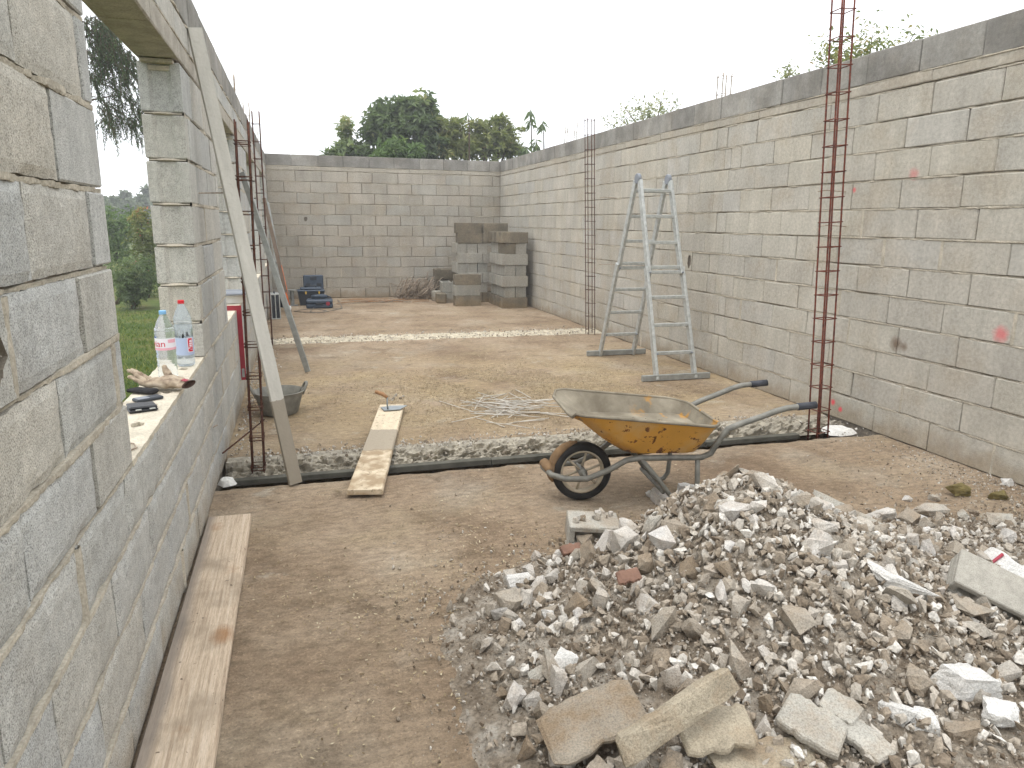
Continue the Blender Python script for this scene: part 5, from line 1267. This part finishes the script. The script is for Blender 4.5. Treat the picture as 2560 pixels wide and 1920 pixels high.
def tree(label, base, blobs, leaf, width, mat, k=8, name='leafy_tree', r0=.12, group='trees behind the back wall', cat='tree'):
    t = thing(name, label, cat, (base[0], base[1], ZO), group=group); P, D, T = rosettes(blobs, 0, leaf, width, k)
    leaves(P, D, np.full(len(P), leaf), np.full(len(P), width), np.array(T), 'crown', mat, t)
    limbs(t, base, [b[0] for b in blobs], r0); fix_parent(t); return t
YT = 20.5
b_ = lambda x, y, rx, ry, n, ti, Y=YT: pxblob(x, y, rx, ry, Y, n, ti)
c0 = atY(870, 400, 20)
tree('narrow light green shrub top at the left behind back wall', (c0.x, 20, ZO), [b_(862, 330, 16, 32, 60, .8), b_(862, 372, 30, 34, 110, .6), b_(838, 392, 26, 18, 60, .45), b_(905, 385, 40, 22, 110, .45)], .20, .08, MLEAF_D)
c0 = atY(1000, 400, 20.5)
tree('tall dark green broadleaf tree rising highest behind back wall', (c0.x, 20.6, ZO), [b_(965, 290, 40, 34, 150, .35), b_(1020, 275, 40, 30, 150, .40), b_(1040, 262, 22, 20, 60, .65), b_(1050, 320, 45, 40, 190, .32), b_(985, 340, 60, 42, 280, .28), b_(930, 335, 26, 34, 80, .35), b_(1075, 262, 11, 22, 34, .3), b_(1077, 300, 16, 26, 50, .35), b_(1060, 375, 50, 30, 150, .15)], .22, .09, MLEAF_D)
c0 = atY(1010, 400, 19.3)
tree('round fresh green bush in front of the tall dark tree', (c0.x, 19.2, ZO), [b_(990, 372, 38, 26, 170, .5, 19.2), b_(1030, 382, 30, 22, 110, .45, 19.2), b_(955, 392, 30, 14, 70, .5, 19.2)], .17, .055, MLEAF_F)
c0 = atY(1200, 400, 20)
tree('olive green bush filling the right half behind back wall', (c0.x, 19.9, ZO), [b_(1120, 330, 32, 28, 130, .45), b_(1145, 318, 16, 18, 40, .6), b_(1105, 372, 40, 34, 190, .55), b_(1165, 362, 46, 38, 240, .5), b_(1225, 362, 46, 40, 250, .45), b_(1270, 352, 28, 40, 140, .55), b_(1250, 308, 20, 18, 50, .4), b_(1200, 320, 28, 18, 70, .5), b_(1285, 385, 26, 24, 70, .3)], .21, .065, MLEAF_Y)
def sapling(px, y_top, y_bot, Y, whorls, label):
    top, bot = atY(px, y_top, Y), atY(px+4, y_bot, Y); t = thing('sapling', label, 'sapling', (bot.x, Y, ZO), group='thin saplings behind the back wall'); P, D, T = [], [], []
    for (y, n) in whorls:
        c = atY(px+(y-y_top)*.05, y, Y)
        for i in range(n):
            a = RNG.uniform(0, 6.28); P.append((c.x, c.y, c.z+RNG.uniform(-.06, .06))); D.append((math.cos(a)*.6, math.sin(a)*.6, RNG.uniform(-1.4, -.1))); T.append(RNG.uniform(.1, .6))
    leaves(P, D, np.full(len(P), .27), np.full(len(P), .07), np.array(T), 'crown', MLEAF_D, t)
    m = MB(); m.tube([(bot.x, Y, ZO), bot, bot.lerp(top, .6)+Vector((.02, 0, 0)), top], [.03, .02, .014, .007], 6); m.build('trunk', MBARK, t, True); fix_parent(t)
sapling(1325, 272, 392, 18.5, [(276, 5), (288, 6), (299, 6), (309, 4)], 'tallest thin sapling with drooping leaves right of the bushes')
sapling(1356, 304, 392, 18.5, [(307, 5), (315, 4)], 'shorter thin sapling with one whorl of leaves near right wall')
sapling(1340, 346, 392, 18.2, [(350, 7), (360, 6), (370, 6)], 'low leafy sapling between the two thin ones')
sapling(1315, 366, 396, 18.0, [(368, 12), (374, 10), (384, 12)], 'small dark sapling at the right end of the bushes')
sapling(1169, 281, 345, 19.0, [(284, 6)], 'thin shoot with a single leaf whorl above the olive bush')
def airy(label, X, pts, mat, leaf=.13, seed=1):
    c0 = atX(pts[0][0], pts[0][1], X); t = thing('airy_tree', label, 'tree', (c0.x, c0.y, ZO), group='tree tops behind the right wall'); P, D, T = [], [], []; m = MB(); base = Vector((c0.x, c0.y, ZO)); hub = Vector((c0.x, c0.y, c0.z-1.6)); m.tube([base, base.lerp(hub, .5), hub], [.12, .09, .06], 7)
    for (x, y, n, sp) in pts:
        tip = atX(x, y, X)+Vector((RNG.normal()*.2, RNG.normal()*.4, 0)); mid = hub.lerp(tip, .5)+Vector((0, 0, .15)); m.tube([hub, mid, tip], [.03, .02, .006], 5)
        for _ in range(int(n*1.9)):
            q = RNG.random()**.5; p = (hub.lerp(tip, .35+.65*q)); P.append(np.array(p)+RNG.normal(0, sp, 3)); D.append((RNG.normal(), RNG.normal(), RNG.normal()*.6+.35)); T.append(RNG.random())
    leaves(P, D, np.full(len(P), leaf), np.full(len(P), leaf*.42), np.array(T), 'crown', mat, t); m.build('trunk', MBARK, t, True); fix_parent(t)
airy('leafy tree top above the right wall beside the tall rebar cage', 9.0, [(2175, 92, 120, .16), (2200, 112, 120, .18), (2150, 100, 100, .16), (2235, 112, 70, .14), (2250, 108, 40, .1), (2125, 130, 70, .16), (2100, 120, 50, .12), (2080, 138, 40, .12), (2075, 155, 50, .14), (2190, 140, 160, .22), (2130, 150, 120, .2)], MLEAF_Y, .10)
airy('small pale sprig showing above the right wall', 9.0, [(1975, 165, 50, .08), (1962, 185, 30, .08), (1998, 180, 30, .08), (2008, 188, 16, .05)], MLEAF_P, .10)
airy('sparse pale tree top above the right wall left of the ladder', 9.5, [(1637, 238, 45, .12), (1612, 250, 45, .12), (1585, 255, 45, .14), (1560, 275, 50, .14), (1655, 262, 40, .12), (1688, 262, 30, .08), (1660, 290, 60, .16), (1600, 290, 90, .2), (1540, 290, 40, .12), (1520, 305, 30, .1)], MLEAF_P, .12)
# weeping tree seen through the first window
t = thing('weeping_tree', 'weeping evergreen hanging into view through the first window', 'tree', (-4.0, 13.0, ZO)); P, D, T = [], [], []; m = MB()
m.tube([(-4.0, 13.0, ZO), (-4.0, 13.0, 2.0), (-3.9, 13.0, 5.6)], [.14, .11, .06], 8)
for i in range(520):
    if i < 390: px, py, ln = random.uniform(215, 335), random.uniform(35, 200), random.uniform(.2, .55)
    else: px, py, ln = random.uniform(240, 372), random.uniform(225, 310), random.uniform(.25, .75)
    if px > 300 and py < 120: px -= 60
    p = Vector(atY(px, py, 12.6+random.gauss(0, .4))); n = int(ln/.018); drift = Vector((random.gauss(.12, .2), random.gauss(0, .2), 0)); q = p.copy(); pts = [p.copy()]
    for j in range(n):
        f_ = j/n; q = q+Vector((drift.x*.018*(1-f_)*2, drift.y*.018, -.018*(.35+.65*f_))); pts.append(q.copy())
        P.append(tuple(q)); D.append((random.gauss(0, .6), random.gauss(0, .6), -.6)); T.append(random.random()*(.5+.5*f_))
    m.tube([pts[0], pts[len(pts)//2], pts[-1]], .004, 4)
for k in range(9):
    e = atY(random.uniform(230, 340), random.uniform(60, 260), 12.6); m.tube([(-4.0+.02*k, 13.0, 1.8+.35*k), Vector((-4, 13, 2.2+.35*k)).lerp(e, .6)+Vector((0, 0, .2)), e], [.03, .018, .006], 5)
m.build('trunk', MBARK, t, True); leaves(P, D, np.full(len(P), .055), np.full(len(P), .014), np.array(T), 'crown', MLEAF_W, t); fix_parent(t)
def bush(label, px, py, Y, blobs, leaf, mat, group='garden shrubs beyond the window', k=6, flower=None, r0=.05, name='shrub'):
    bs = [pxblob(*b, Y, *c) for b, c in blobs]; c = atY(px, py, Y); t = thing(name, label, 'shrub', (c.x, Y, ZO), group=group); P, D, T = rosettes(bs, 0, leaf, leaf*.4, k)
    leaves(P, D, np.full(len(P), leaf), np.full(len(P), leaf*.42), np.array(T), 'crown', mat, t); limbs(t, (c.x, Y, ZO), [b[0] for b in bs], r0)
    if flower:
        P, D, T = rosettes([(b[0], tuple(v*1.06 for v in b[1]), flower, .5) for b in bs], 0, leaf, leaf, 3); leaves(P, D, np.full(len(P), leaf*.7), np.full(len(P), leaf*.4), np.array(T), 'flowers', MFLOWER, t)
    fix_parent(t); return t
bush('dark green leafy shrub on the lawn in the window gap', 330, 755, 17.0, [((322, 705, 44, 48), (330, .35)), ((335, 738, 40, 30), (220, .25)), ((365, 690, 34, 50), (220, .2)), ((300, 690, 24, 34), (110, .5))], .085, MLEAF_D)
bush('bush with rusty red flowers behind the dark shrub', 370, 755, 19.5, [((365, 590, 44, 60), (300, .4)), ((352, 540, 24, 26), (90, .8)), ((375, 640, 40, 50), (200, .25)), ((350, 700, 50, 50), (220, .2))], .11, MLEAF_Y, flower=9)
bush('soft green bushes left behind the flowering bush', 300, 755, 24.0, [((285, 600, 40, 46), (260, .6)), ((320, 560, 40, 40), (220, .5)), ((300, 650, 50, 40), (240, .7)), ((262, 560, 30, 50), (160, .5))], .13, MLEAF_F)
bush('white flowering low plants at the lawn edge', 290, 755, 18.0, [((290, 668, 26, 8), (40, .9)), ((345, 690, 20, 8), (30, .9))], .06, MLEAF_P, name='low_plant')
def far_tree(label, px, py, rx, ry, Y, n):
    b = pxblob(px, py, rx, ry, Y, n, .5); t = thing('distant_tree', label, 'tree', (b[0][0], Y, ZO), group='distant trees on the skyline'); P, D, T = rosettes([b, ((b[0][0], Y, b[0][2]*.45), (b[1][0]*1.3, b[1][1], b[0][2]*.5), n, .4)], 0, .5, .3, 6)
    leaves(P, D, np.full(len(P), .55), np.full(len(P), .34), np.array(T), 'crown', MLEAF_H, t); limbs(t, (b[0][0], Y, ZO), [b[0]], .25); fix_parent(t)
for q in (('round distant tree standing above the skyline in the window gap', 313, 498, 12, 14, 70, 90), ('distant tree left on the skyline, beside the wall edge', 284, 515, 14, 18, 64, 110), ('low distant tree under the round one', 335, 525, 22, 18, 66, 140), ('distant conifer shaped tree at the right of the window gap', 372, 490, 9, 24, 72, 100), ('distant tree right of the round one', 352, 508, 14, 14, 68, 100), ('distant tree filling the gap at far left', 262, 530, 18, 26, 58, 130)): far_tree(*q)
# grass blades on the part of the lawn the window shows
n = 15000; A = RNG.uniform(0, 1, (n, 2)); Yg = 5.5+A[:, 0]**1.4*11; Xg = -Yg*(.14+.16*A[:, 1])-.2; h = RNG.uniform(.02, .07, n); ang = RNG.uniform(0, 6.28, n); w = .006
base = np.stack([Xg, Yg, np.full(n, ZO)], 1); sdv = np.stack([np.cos(ang), np.sin(ang), np.zeros(n)], 1)*w; tip = base+np.stack([RNG.normal(0, .025, n), RNG.normal(0, .025, n), h], 1)
V = np.stack([base-sdv, base+sdv, tip], 1).reshape(-1, 3); tag(link('grass', np_mesh('grass', V, np.arange(n*3).reshape(-1, 3), MGRASS, False, RNG.random(n))), 'short lawn grass seen through the window', kind='stuff')

# ------------------------------------------------------------------ air: damp overcast haze
hz = bpy.data.materials.new('haze'); hz.use_nodes = True; ht = hz.node_tree; ht.nodes.clear()
pv = ht.nodes.new('ShaderNodeVolumePrincipled'); pv.inputs['Color'].default_value = (.96, .97, 1, 1); pv.inputs['Density'].default_value = .0035; pv.inputs['Anisotropy'].default_value = .2
ho = ht.nodes.new('ShaderNodeOutputMaterial'); ht.links.new(pv.outputs[0], ho.inputs['Volume'])
m = MB(); m.box((-110, -110, ZO-1), (110, 110, 16)); tag(m.build('haze', hz), 'thin damp haze over the whole site', kind='stuff')
